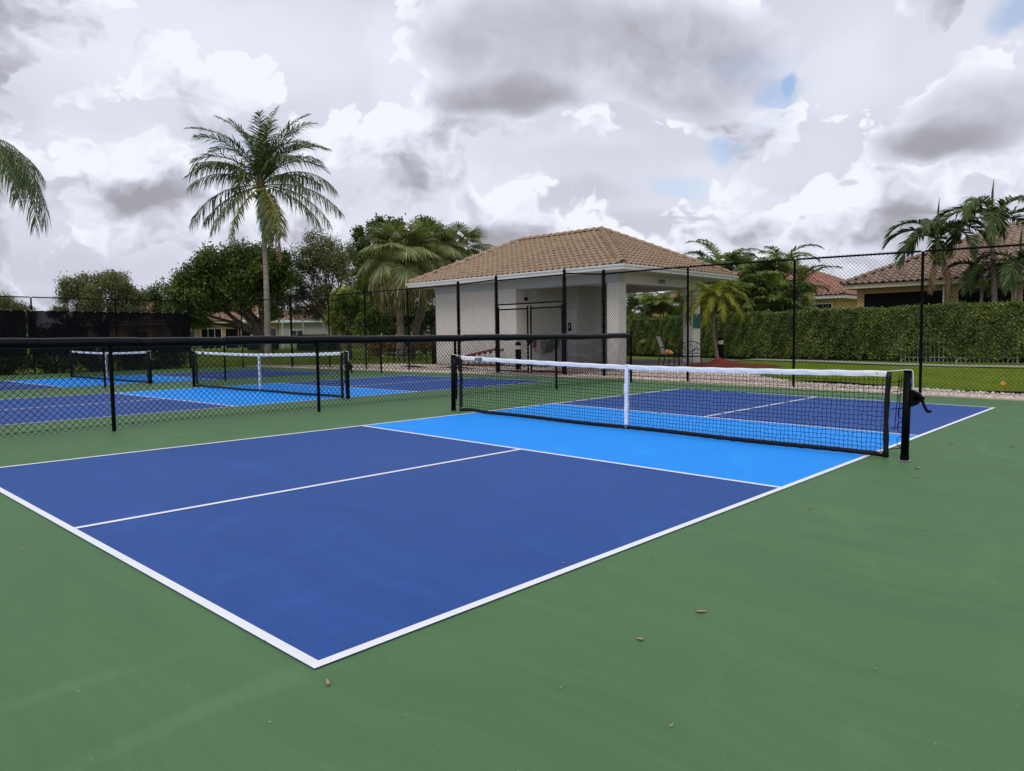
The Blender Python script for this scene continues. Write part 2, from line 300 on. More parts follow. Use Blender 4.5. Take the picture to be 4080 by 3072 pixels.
M['lf_areca'] = leafy('areca leaflets', [(0, (0.046, 0.081, 0.020)), (0.6, (0.086, 0.138, 0.028)), (1, (0.172, 0.207, 0.040))], 0.4, 0.25, 0.45)
M['lf_areca_y'] = leafy('lime areca leaflets', [(0, (0.12, 0.17, 0.03)), (1, (0.22, 0.25, 0.05))], 0.4, 0.3, 0.45)
M['lf_xmas'] = leafy('deep green palm leaflets', [(0, (0.022, 0.038, 0.012)), (0.6, (0.042, 0.068, 0.019)), (0.9, (0.085, 0.115, 0.03)), (1, (0.14, 0.16, 0.05))], 0.45, 0.2, 0.35)
M['lf_pyg'] = leafy('date palm leaflets', [(0, (0.094, 0.132, 0.011)), (0.6, (0.165, 0.182, 0.014)), (1, (0.297, 0.220, 0.020))], 0.45, 0.3, 0.4)
M['lf_hedge'] = leafy('hedge leaf', [(0, (0.020, 0.036, 0.008)), (0.45, (0.044, 0.074, 0.012)), (0.78, (0.10, 0.140, 0.021)), (1, (0.27, 0.25, 0.045))], 0.36, 0.18, 0.45, patch=0.25)  # highlights and shaded gaps painted in as extra bright and dark leaf tints
M['lf_hedge_top'] = leafy('hedge top leaf', [(0, (0.06, 0.10, 0.018)), (1, (0.13, 0.18, 0.03))], 0.4, 0.25, 0.5)  # paler leaf tints for the hedge top and stray shoots
M['lf_oak'] = leafy('olive oak leaf', [(0, (0.062, 0.073, 0.032)), (0.6, (0.103, 0.112, 0.048)), (1, (0.169, 0.169, 0.081))], 0.5, 0.2, 0.35, patch=0.4)
M['lf_dark'] = leafy('dark green leaf', [(0, (0.029, 0.048, 0.013)), (0.6, (0.055, 0.086, 0.019)), (0.9, (0.096, 0.138, 0.026)), (1, (0.180, 0.216, 0.035))], 0.4, 0.2, 0.45, patch=0.5)
M['lf_mango'] = leafy('mango leaf', [(0, (0.048, 0.072, 0.018)), (0.5, (0.090, 0.132, 0.022)), (0.78, (0.204, 0.252, 0.035)), (0.9, (0.300, 0.156, 0.035)), (1, (0.240, 0.096, 0.040))], 0.42, 0.25, 0.45, patch=0.6)
M['lf_shrub'] = leafy('dark glossy shrub leaf', [(0, (0.018, 0.030, 0.012)), (0.7, (0.038, 0.058, 0.019)), (1, (0.10, 0.12, 0.045))], 0.38, 0.12, 0.45)
M['lf_croton'] = leafy('orange croton leaf', [(0, (0.04, 0.06, 0.015)), (0.45, (0.10, 0.09, 0.02)), (0.7, (0.32, 0.14, 0.03)), (1, (0.46, 0.22, 0.05))], 0.45, 0.2, 0.4)
M['dryleaf'] = simple('dry leaf', (0.36, 0.25, 0.14), 0.8, 0.35, 30)
M['grass'] = leafy('grass blade', [(0, (0.11, 0.16, 0.018)), (0.6, (0.17, 0.225, 0.026)), (1, (0.25, 0.26, 0.045))], 0.55, 0.3, 0.3, patch=0.5)
def lawn_mat():
    m, t, b, o = new_mat('lawn'); g = t.node('ShaderNodeNewGeometry'); p = g.outputs['Position']
    a = t.noise(p, 0.5, 5, 0.6); f = t.noise(p, 26, 4, 0.7)
    c = t.mix(t.ss(a, 0.3, 0.7), (0.155, 0.235, 0.024), (0.22, 0.31, 0.036)); c = t.mix(t.m('MULTIPLY', t.ss(f, 0.35, 0.7), 0.6), c, (0.070, 0.105, 0.014))
    t.put(b.inputs['Base Color'], c); b.inputs['Roughness'].default_value = 0.9; b.inputs['Specular IOR Level'].default_value = 0.15
    bp = t.node('ShaderNodeBump'); bp.inputs['Strength'].default_value = 1.0; bp.inputs['Distance'].default_value = 0.05; t.put(bp.inputs['Height'], f); t.l.new(bp.outputs[0], b.inputs['Normal'])
    return m
M['lawn'] = lawn_mat()
def windscreen_mat():
    m, t, b, o = new_mat('woven windscreen'); b.inputs['Base Color'].default_value = (0.006, 0.006, 0.008, 1); b.inputs['Roughness'].default_value = 0.9; b.inputs['Specular IOR Level'].default_value = 0.0
    g = t.node('ShaderNodeNewGeometry'); n = t.noise(g.outputs['Position'], 1.6, 3)
    tr = t.node('ShaderNodeBsdfTransparent'); mx = t.node('ShaderNodeMixShader'); t.put(mx.inputs[0], t.ss(n, 0.3, 0.7, 0.015, 0.06))
    t.l.new(b.outputs[0], mx.inputs[1]); t.l.new(tr.outputs[0], mx.inputs[2]); t.l.new(mx.outputs[0], o.inputs[0]); return m
M['windscreen'] = windscreen_mat()
def paver_mat():
    m, t, b, o = new_mat('pink pavers'); g = t.node('ShaderNodeNewGeometry'); p = g.outputs['Position']
    br = t.node('ShaderNodeTexBrick'); t.put(br.inputs['Vector'], p); br.inputs['Scale'].default_value = 4.5; br.inputs['Mortar Size'].default_value = 0.012
    br.inputs['Color1'].default_value = (0.30, 0.205, 0.185, 1); br.inputs['Color2'].default_value = (0.26, 0.19, 0.18, 1); br.inputs['Mortar'].default_value = (0.16, 0.13, 0.12, 1)
    t.put(b.inputs['Base Color'], t.mix(t.m('MULTIPLY', t.noise(p, 3, 4), 0.4), br.outputs[0], (0.22, 0.18, 0.17))); b.inputs['Roughness'].default_value = 0.9; return m
M['paver'] = paver_mat()

# ------------------------------------------------------------------ geometry helpers
def fast_mesh(name, V, F):
    """V (n,3); F list of index arrays of equal-size polygons"""
    me = bpy.data.meshes.new(name); V = np.asarray(V, np.float32)
    if isinstance(F, np.ndarray): F = [F]
    F = [np.asarray(f, np.int32) for f in F if len(f)]
    nl = sum(f.size for f in F); npoly = sum(len(f) for f in F)
    me.vertices.add(len(V)); me.vertices.foreach_set('co', V.ravel())
    me.loops.add(nl); me.loops.foreach_set('vertex_index', np.concatenate([f.ravel() for f in F]))
    tot = np.concatenate([np.full(len(f), f.shape[1], np.int32) for f in F]); st = np.concatenate([[0], np.cumsum(tot)[:-1]]).astype(np.int32)
    me.polygons.add(npoly); me.polygons.foreach_set('loop_start', st)
    try: me.polygons.foreach_set('loop_total', tot)
    except Exception: pass
    me.update(calc_edges=True); me.validate()
    return me
class MB:
    def __init__(s): s.V = []; s.F = []; s.n = 0
    def add(s, V, F):
        s.V.extend([tuple(v) for v in V]); s.F.extend([tuple(i + s.n for i in f) for f in F]); s.n = len(s.V); return s
    def box(s, x0, x1, y0, y1, z0, z1):
        V = [(x, y, z) for z in (z0, z1) for y in (y0, y1) for x in (x0, x1)]
        return s.add(V, [(0, 2, 3, 1), (4, 5, 7, 6), (0, 1, 5, 4), (2, 6, 7, 3), (0, 4, 6, 2), (1, 3, 7, 5)])
    def tube(s, pts, r, n=8, caps=True):
        P = [Vector(p) for p in pts]; rr = r if isinstance(r, (list, tuple)) else [r] * len(P)
        base = s.n; V = []; u = None
        for i, p in enumerate(P):
            d = (P[min(i + 1, len(P) - 1)] - P[max(i - 1, 0)])
            d = d.normalized() if d.length > 1e-9 else Vector((0, 0, 1))
            if u is None: u = d.orthogonal().normalized()
            else:
                u = u - d * u.dot(d); u = u.normalized() if u.length > 1e-6 else d.orthogonal().normalized()
            w = d.cross(u)
            for k in range(n):
                a = 2 * PI * k / n; V.append(p + (u * math.cos(a) + w * math.sin(a)) * rr[i])
        F = [(i * n + k, i * n + (k + 1) % n, (i + 1) * n + (k + 1) % n, (i + 1) * n + k) for i in range(len(P) - 1) for k in range(n)]
        if caps: F += [tuple(range(n - 1, -1, -1)), tuple((len(P) - 1) * n + k for k in range(n))]
        return s.add(V, F)
    def dome(s, c, r, n=10, m=4, sz=1.0):
        V = []; F = []
        for j in range(m):
            a = PI / 2 * j / m
            for k in range(n):
                b = 2 * PI * k / n; V.append((c[0] + r * math.cos(a) * math.cos(b), c[1] + r * math.cos(a) * math.sin(b), c[2] + r * sz * math.sin(a)))
        V.append((c[0], c[1], c[2] + r * sz))
        for j in range(m - 1):
            for k in range(n): F.append((j * n + k, j * n + (k + 1) % n, (j + 1) * n + (k + 1) % n, (j + 1) * n + k))
        for k in range(n): F.append(((m - 1) * n + k, (m - 1) * n + (k + 1) % n, m * n))
        F.append(tuple(range(n - 1, -1, -1)))
        return s.add(V, F)
    def ball(s, c, r, n=8, m=6, sz=1.0):
        V = [(c[0], c[1], c[2] - r * sz)]
        for j in range(1, m):
            a = -PI / 2 + PI * j / m
            for k in range(n): b = 2 * PI * k / n; V.append((c[0] + r * math.cos(a) * math.cos(b), c[1] + r * math.cos(a) * math.sin(b), c[2] + r * sz * math.sin(a)))
        V.append((c[0], c[1], c[2] + r * sz)); L = len(V) - 1
        F = [(0, 1 + (k + 1) % n, 1 + k) for k in range(n)] + [(1 + j * n + k, 1 + j * n + (k + 1) % n, 1 + (j + 1) * n + (k + 1) % n, 1 + (j + 1) * n + k) for j in range(m - 2) for k in range(n)]
        F += [(1 + (m - 2) * n + k, 1 + (m - 2) * n + (k + 1) % n, L) for k in range(n)]
        return s.add(V, F)
    def prism(s, poly, axis, a, b):
        """extrude a 2D outline along an axis (0,1,2) from a to b"""
        n = len(poly)
        def p3(q, h): return (h, q[0], q[1]) if axis == 0 else ((q[0], h, q[1]) if axis == 1 else (q[0], q[1], h))
        V = [p3(q, a) for q in poly] + [p3(q, b) for q in poly]
        return s.add(V, [tuple(range(n - 1, -1, -1)), tuple(range(n, 2 * n))] + [(i, (i + 1) % n, n + (i + 1) % n, n + i) for i in range(n)])
    def build(s, name, mat, parent=None, smooth=False, kind=None, bevel=0.0):
        me = bpy.data.meshes.new(name); me.from_pydata(s.V, [], s.F); me.update()
        return link(name, me, mat, parent, smooth, kind, bevel)
def link(name, me, mat, parent=None, smooth=False, kind=None, bevel=0.0):
    if mat is not None and not me.materials: me.materials.append(M[mat] if isinstance(mat, str) else mat)
    if smooth: me.polygons.foreach_set('use_smooth', [True] * len(me.polygons))
    o = bpy.data.objects.new(name, me); COL.objects.link(o)
    if parent is not None: o.parent = parent
    if kind: o['kind'] = kind
    if bevel:
        b = o.modifiers.new('edge', 'BEVEL'); b.width = bevel; b.segments = 2; b.limit_method = 'ANGLE'
    return o
def thing(name, label, cat, loc=(0, 0, 0), group=None, rz=0.0):
    o = bpy.data.objects.new(name, None); COL.objects.link(o); o.location = loc; o.rotation_euler = (0, 0, rz); o.empty_display_size = 0.1
    return tag(o, label, cat, group)
def tag(o, label, cat, group=None):
    o['label'] = label; o['category'] = cat
    if group: o['group'] = group
    return o
def copy_tree(o, parent=None):
    c = o.copy(); COL.objects.link(c)
    if parent is not None: c.parent = parent
    for ch in list(o.children): copy_tree(ch, c)
    return c
def sstep(a, b, x):
    t = np.clip((x - a) / (b - a), 0, 1); return t * t * (3 - 2 * t)
TH = 0.018
def zc(x): return -TH * (x + 9) if x > -9 else 0.0          # court surface: falls away to +x of the ridge
def zt(x, y):                                               # natural ground
    x = np.asarray(x, float); y = np.asarray(y, float)
    base = np.where(x > -9, -TH * (np.minimum(x, 9) + 9), 0.0)
    base = base * (1 - sstep(16.5, 23, y))
    far = np.hypot(x - 2.5, y + 1.5)
    return base + 0.62 * sstep(44, 70, far) * sstep(-22, -36, x)
def ztf(x, y): return float(zt(x, y))

# ------------------------------------------------------------------ ground
def struct(o): o['kind'] = 'structure'; return o
def build_ground():
    xs = np.unique(np.concatenate([np.linspace(-600, -120, 13), np.arange(-120, -40, 4.0), np.arange(-40, 14, 1.0), [-30.65, -30.60, 11.0, 11.05], np.linspace(14, 400, 14)]))
    ys = np.unique(np.concatenate([np.linspace(-200, -14, 8), np.arange(-13, 14, 3.0), [-11.05, -11.0, 15.18, 15.23], np.arange(16, 40, 1.0), np.arange(40, 120, 4.0), np.linspace(120, 700, 12)]))
    X, Y = np.meshgrid(xs, ys); Z = zt(X, Y)
    ins = (X > -30.62) & (X < 11.02) & (Y > -11.02) & (Y < 15.2)
    bump = 0.025 * np.sin(X * 0.7 + 1) * np.cos(Y * 0.6) * (~((X > -31.5) & (X < 12) & (Y < 20)))
    Z = np.where(ins, Z - 0.08, Z + bump - 0.004)
    nx, ny = len(xs), len(ys); V = np.stack([X, Y, Z], -1).reshape(-1, 3)
    i = np.arange((nx - 1) * (ny - 1)); a = (i // (nx - 1)) * nx + i % (nx - 1)
    me = fast_mesh('lawn', V, np.stack([a, a + 1, a + nx + 1, a + nx], 1)); struct(link('lawn', me, 'lawn', smooth=True))
build_ground()
def sheet(name, x0, x1, y0, y1, off, mat):
    me = bpy.data.meshes.new(name)
    me.from_pydata([(x, y, zc(x) + off) for x, y in ((x0, y0), (x1, y0), (x1, y1), (x0, y1))], [], [(0, 1, 2, 3)])
    return struct(link(name, me, mat))
sheet('court_surface', -30.6, -9, -11, 15.18, 0, 'green'); sheet('court_surface', -9, 11, -11, 15.18, 0, 'green')
def court(xr, y0, y1l=None):
    W_, L_, N_, w = 6.096, 13.411, 2.1336, 0.0508
    xl = xr - W_; ym = y0 + L_ / 2; yn, yf = ym - N_, ym + N_; xm = (xl + xr) / 2
    sheet('playing_court', xl, xr, y0, yn, 0.004, 'blue'); sheet('playing_court', xl, xr, yf, y0 + L_, 0.004, 'blue')
    sheet('kitchen_zone', xl, xr, yn, yf, 0.004, 'kitchen')
    for a in ((xl, xl + w, y0, y0 + L_), (xr - w, xr, y0, y0 + L_), (xl + w, xr - w, y0, y0 + w), (xl + w, xr - w, y0 + L_ - w, y0 + L_),
              (xl + w, xr - w, yn, yn + w), (xl + w, xr - w, yf - w, yf), (xm - w / 2, xm + w / 2, y0 + w, yn), (xm - w / 2, xm + w / 2, yf, y0 + L_ - w)):
        sheet('court_line', *a, 0.008, 'line')
    return ym

court(0.0, 0.0); court(-10.02, 0.15); court(-19.70, 0.20)

def strip(name, left, right, off, mat, zf=ztf, kind='structure', thick=0.0):
    """a ribbon between two polylines that follows the ground"""
    n = len(left); V = []
    def sub(P, k=6):
        out = []
        for i in range(len(P) - 1):
            for j in range(k): f = j / k; out.append((P[i][0] * (1 - f) + P[i + 1][0] * f, P[i][1] * (1 - f) + P[i + 1][1] * f))
        return out + [P[-1]]
    L, Rr = sub(left), sub(right); K = 5
    for a, b in zip(L, Rr):
        for k in range(K + 1):
            f = k / K; x, y = a[0] * (1 - f) + b[0] * f, a[1] * (1 - f) + b[1] * f; V.append((x, y, zf(x, y) + off))
    F = [(i * (K + 1) + k, i * (K + 1) + k + 1, (i + 1) * (K + 1) + k + 1, (i + 1) * (K + 1) + k) for i in range(len(L) - 1) for k in range(K)]
    me = bpy.data.meshes.new(name); me.from_pydata(V, [], F); me.update()
    o = link(name, me, mat, smooth=True); o['kind'] = kind; return o
# sandy concrete edge along the far side of the courts
def curb():
    m = MB()
    for x0, x1 in ((-26.5, -9.0), (-9.0, 11.0)):
        V = [(x, y, zc(x) + z) for x in (x0, x1) for y, z in ((15.19, -0.1), (15.19, 0.022), (15.27, 0.022), (15.27, -0.1))]
        m.add(V, [(0, 1, 5, 4), (1, 2, 6, 5), (2, 3, 7, 6), (0, 3, 2, 1), (4, 5, 6, 7)])
    struct(m.build('court_edge', 'curb'))
curb()
GRAVEL_R = ([(-11.45, 15.28), (-8, 15.28), (-4, 15.28), (0, 15.28), (4, 15.28), (10, 15.28)], [(-11.45, 20.2), (-8.8, 20.6), (-4.9, 17.0), (-1.5, 16.75), (4, 16.45), (10, 16.4)])
GRAVEL_L = ([(-30.0, 15.28), (-27, 15.28), (-22, 15.28), (-18, 15.28), (-14.4, 15.28)], [(-30.0, 16.0), (-27, 17.0), (-25.2, 20.6), (-22.4, 20.25), (-14.4, 20.25)])
strip('gravel_bed', *GRAVEL_R, 0.012, 'gravelbed'); strip('gravel_bed', *GRAVEL_L, 0.012, 'gravelbed')
strip('paver_walk', [(-14.38, 15.28), (-14.38, 20.28)], [(-11.47, 15.28), (-11.47, 20.28)], 0.03, 'paver')
strip('footpath', [(-12.5, 31.3), (-9.1, 29.9), (-5.8, 27.9), (-3.5, 26.9), (0, 26.6), (8, 26.6)], [(-12.5, 29.9), (-9.1, 28.5), (-5.8, 26.6), (-3.5, 25.6), (0, 25.3), (8, 25.3)], 0.05, 'concrete')
def slab():
    m = MB(); m.box(-22.5, -11.9, 20.29, 29.2, -0.2, 0.06); m.box(-11.9, -10.4, 22.2, 24.0, -0.2, 0.05); struct(m.build('patio_slab', 'slab'))
slab()
def mulch():
    V = [(-10.32, 23.32, 0.36)]; F = []; n = 26
    for j, f in enumerate((0.10, 0.28, 0.6, 1.0)):
        for k in range(n):
            a = 2 * PI * k / n
            rx, ry = 1.35, 1.35
            x = -10.32 + f * rx * math.cos(a) * (1 + 0.7 * max(0, math.cos(a - 0.3))) ; y = 23.32 + f * ry * math.sin(a) * (1 + 0.6 * max(0, math.sin(a)))
            V.append((x, y, max(ztf(x, y) + 0.03, (0.27, 0.15, 0.07, 0.012)[j] + 0.01 * math.sin(7 * a))))
    F += [(0, 1 + k, 1 + (k + 1) % n) for k in range(n)]
    F += [(1 + j * n + k, 1 + (j + 1) * n + k, 1 + (j + 1) * n + (k + 1) % n, 1 + j * n + (k + 1) % n) for j in range(3) for k in range(n)]
    me = bpy.data.meshes.new('mulch_bed'); me.from_pydata(V, [], F); struct(link('mulch_bed', me, 'mulch', smooth=True))
    # chips
    k = 2600; a = rng.uniform(0, 2 * PI, k); f = np.sqrt(rng.uniform(0, 1, k))
    x = -10.32 + f * 1.3 * np.cos(a) * (1 + 0.7 * np.maximum(0, np.cos(a - 0.3))); y = 23.32 + f * 1.3 * np.sin(a) * (1 + 0.6 * np.maximum(0, np.sin(a)))
    z = np.interp(f, [0, .1, .28, .6, 1], [.36, .27, .15, .07, .02]) + zt(x, y) * f + 0.02
    card('mulch_chips', np.stack([x, y, z], 1), 0.05, 0.018, 'mulch', flat=0.6)
def card(name, P, l, w, mat, flat=0.3, parent=None, kind='stuff', jit=0.4):
    """many small flat pieces (chips, leaves): one rhombus each, random facing; flat=1 lies level"""
    n = len(P); d = rng.normal(size=(n, 3)); d[:, 2] *= (1 - flat); d /= np.linalg.norm(d, axis=1)[:, None]
    up = rng.normal(size=(n, 3)) * (1 - flat) + np.array([0, 0, 1.0]) * flat; s = np.cross(d, up); s /= np.linalg.norm(s, axis=1)[:, None] + 1e-9
    k = (1 + rng.uniform(-jit, jit, n))[:, None]
    V = np.stack([P - d * l / 2 * k, P + s * w / 2 * k, P + d * l / 2 * k, P - s * w / 2 * k], 1).reshape(-1, 3)
    me = fast_mesh(name, V, np.arange(4 * n).reshape(n, 4)); return link(name, me, mat, parent, kind=kind)
mulch()
def pts_between(left, right, n):
    L, Rr = np.array(left), np.array(right); seg = rng.uniform(0, len(L) - 1, n); i = seg.astype(int); f = (seg - i)[:, None]; v = rng.uniform(0, 1, n)[:, None]
    a = L[i] * (1 - f) + L[i + 1] * f; b = Rr[i] * (1 - f) + Rr[i + 1] * f; return a * (1 - v) + b * v
def stones():
    m, t, b, o = new_mat('crushed shell stone'); g = t.node('ShaderNodeNewGeometry')
    t.put(b.inputs['Base Color'], t.ramp(g.outputs['Random Per Island'], [(0, (0.46, 0.34, 0.26)), (0.3, (0.66, 0.54, 0.46)), (0.7, (0.80, 0.71, 0.65)), (1, (0.56, 0.50, 0.46))])); b.inputs['Roughness'].default_value = 0.9
    M['stone'] = m
    for pr, n in ((GRAVEL_R, 9000), (GRAVEL_L, 9000)):
        P = pts_between(*pr, n); P = P[P[:, 1] > 15.3]; n = len(P); r = rng.uniform(0.016, 0.042, n)
        z = zt(P[:, 0], P[:, 1]) + 0.012 + r * 0.25; c = np.stack([P[:, 0], P[:, 1], z], 1)
        a = rng.uniform(0, 2 * PI, n); e = rng.uniform(0.6, 1.4, (n, 3)) * r[:, None]
        O = np.array([(1, 0, 0), (0, 1, 0), (-1, 0, 0), (0, -1, 0), (0.2, 0.1, 0.8), (0, 0, -0.6)], float)
        V = O[None] * e[:, None, :]; ca, sa = np.cos(a)[:, None], np.sin(a)[:, None]
        V = np.stack([V[..., 0] * ca - V[..., 1] * sa, V[..., 0] * sa + V[..., 1] * ca, V[..., 2]], -1) + c[:, None, :]
        T = np.array([(0, 1, 4), (1, 2, 4), (2, 3, 4), (3, 0, 4), (1, 0, 5), (2, 1, 5), (3, 2, 5), (0, 3, 5)])
        link('gravel', fast_mesh('gravel', V.reshape(-1, 3), (T[None] + 6 * np.arange(n)[:, None, None]).reshape(-1, 3)), M['stone'], kind='stuff')
stones()
def grass():
    def inside(x, y):
        gr = np.interp(x, [p[0] for p in GRAVEL_R[1]], [p[1] for p in GRAVEL_R[1]])
        path_lo = np.interp(x, [-12.5, -9.1, -5.8, -3.5, 0, 8], [29.9, 28.5, 26.6, 25.6, 25.3, 25.3]); path_hi = path_lo + 1.35
        ok = (y > gr + 0.06) & ~((y > path_lo - 0.05) & (y < path_hi))
        ok &= ~((x < -9.2) & (y < 25)); return ok
    n = 150000; x = rng.uniform(-11.5, 5, n); y = 15.2 + 15.5 * rng.uniform(0, 1, n) ** 1.3
    k = inside(x, y); blades('grass', x[k], y[k], 0.05, 0.010)
    n = 60000; x = rng.uniform(-46, -23, n); y = rng.uniform(10, 40, n)
    gl = np.interp(x, [-30, -27, -25.2, -22.4], [16.0, 17.0, 20.6, 20.3])
    ok = np.where(x < -31.0, y > 8, y > gl + 0.05) & ~((x > -31.2) & (y < 15.9)) & (np.hypot(x - 2.5, y + 1.5) < 47) & ~((x > -23.3) & (y < 29))
    blades('grass', x[ok], y[ok], 0.085, 0.022)
def blades(name, x, y, h, w):
    n = len(x); z = zt(x, y); a = rng.uniform(0, 2 * PI, n); hh = h * rng.uniform(0.5, 1.3, n); l = rng.normal(0, 0.45, (n, 2)) * hh[:, None]
    dx, dy = np.cos(a) * w / 2, np.sin(a) * w / 2
    V = np.stack([np.stack([x - dx, y - dy, z - 0.01], 1), np.stack([x + dx, y + dy, z - 0.01], 1), np.stack([x + l[:, 0], y + l[:, 1], z + hh], 1)], 1)
    link(name, fast_mesh(name, V.reshape(-1, 3), np.arange(3 * n).reshape(n, 3)), 'grass', kind='stuff')
grass()

# ------------------------------------------------------------------ chain link
def link_mesh(length, height, p=0.042, r=0.0045):
    """woven wires: vertical zigzags that touch their neighbours; local x along, z up"""
    nw = max(1, int(round(length / p))); p = length / nw; nz = int(round(height / p)); q = height / nz
    k = np.arange(nz + 1); tri = (k % 2).astype(float)
    W_ = np.arange(nw)[:, None]; X = W_ * p + p * np.where(W_ % 2 == 0, tri[None], 1 - tri[None]); Z = np.broadcast_to(k * q, X.shape); Yo = np.where(k % 2 == 0, 0.0015, -0.0015)[None] * np.where(W_ % 2 == 0, 1, -1)
    C = np.stack([X, np.broadcast_to(Yo, X.shape), Z], -1)
    off = np.array([(r * 1.25, 0, 0), (-r * 0.62, r, 0), (-r * 0.62, -r, 0)])
    V = (C[:, :, None, :] + off[None, None]).reshape(-1, 3)
    w, kk, s = np.meshgrid(np.arange(nw), np.arange(nz), np.arange(3), indexing='ij'); base = (w * (nz + 1) + kk) * 3
    F = np.stack([base + s, base + (s + 1) % 3, base + 3 + (s + 1) % 3, base + 3 + s], -1).reshape(-1, 4)
    return fast_mesh('chain_link', V, F)
def span(parent, a, b, z0a, z0b, h, inset=0.03, r=0.0034):
    """one chain-link panel between two post positions"""
    d = Vector((b[0] - a[0], b[1] - a[1], z0b - z0a)); L = math.hypot(d.x, d.y)
    o = link('chain_link', link_mesh(L - 2 * inset, h, r=r), 'wire', parent, kind='stuff')
    ux, uy = d.x / L, d.y / L
    o.matrix_world = Matrix(((ux, -uy, 0, a[0] + ux * inset), (uy, ux, 0, a[1] + uy * inset), (d.z / L, 0, 1, z0a), (0, 0, 0, 1)))
    return o
def post(parent, x, y, z0, z1, r, cap=True, name='post'):
    m = MB(); m.tube([(x, y, z0), (x, y, z1)], r, 12); o = m.build(name, 'black', parent, smooth=False)
    if cap:
        c = MB(); c.tube([(x, y, z1 - 0.05), (x, y, z1 + 0.012)], r * 1.18, 12); c.ball((x, y, z1 + 0.02), r * 0.95, 10, 6, 0.8); c.build('post_cap', 'black', o)
    return o

# ------------------------------------------------------------------ low divider fences with foam caps
def low_fence(name, label, x, ys, z, foam=True):
    f = thing(name, label, 'fence', (0, 0, 0), 'low divider fences between the courts')
    for i, y in enumerate(ys):
        last = i == len(ys) - 1
        post(f, x, y, z - 0.02, z + (1.26 if last else 1.16), 0.031 if last else 0.026, cap=last)
    zt_ = z + 1.185
    m = MB(); m.tube([(x, ys[0], zt_), (x, ys[-1], zt_)], 0.021, 8); m.build('top_rail', 'black', f)
    for i in range(len(ys) - 1): span(f, (x, ys[i]), (x, ys[i + 1]), z + 0.045, z + 0.045, 1.10, r=0.0045)
    # foam cap: butted lengths of split tube, each a part, a little uneven
    yy = ys[0]; k = 0
    r_ = random.Random(4)
    while yy < ys[-1] - 0.12:
        L = min(1.22, ys[-1] - 0.06 - yy); m = MB(); n = 12; P = []
        dz = r_.uniform(-0.006, 0.006)
        pts = [(x + r_.uniform(-.003, .003), yy + L * t, z + 1.185 + dz + 0.006 * math.sin(PI * t)) for t in (0.004, 0.25, 0.5, 0.75, 0.997)]
        m.tube(pts, [0.066, 0.065, 0.064, 0.065, 0.066], 16); m.build('foam_cap', 'foam', f, smooth=False); o = f.children[-1]
        o.data.polygons.foreach_set('use_smooth', [len(p.vertices) == 4 for p in o.data.polygons]); yy += L
    # tension wire and ties
    m = MB(); m.tube([(x + 0.02, ys[0], z + 0.09), (x + 0.02, ys[-1], z + 0.09)], 0.0025, 5)
    for y in ys:
        for h in (0.09, 0.45, 0.8):
            m.tube([(x + 0.034 * math.cos(a), y + 0.034 * math.sin(a), z + h) for a in np.linspace(0, 2 * PI, 9)], 0.004, 5)
    m.build('tie_wire', 'black', f, kind='stuff')
    return f
low_fence('low_fence', 'near low chain-link divider fence with thick black foam cap beside the front court', -8.1, [-7.35, -4.2, -1.1, 2.04, 5.2, 8.28, 11.37, 14.36], -0.016)
low_fence('low_fence', 'far low chain-link divider fence between the two left courts', -18.55, [-4.2, -1.1, 2.1, 5.41, 8.7, 11.85, 14.4], 0.0)

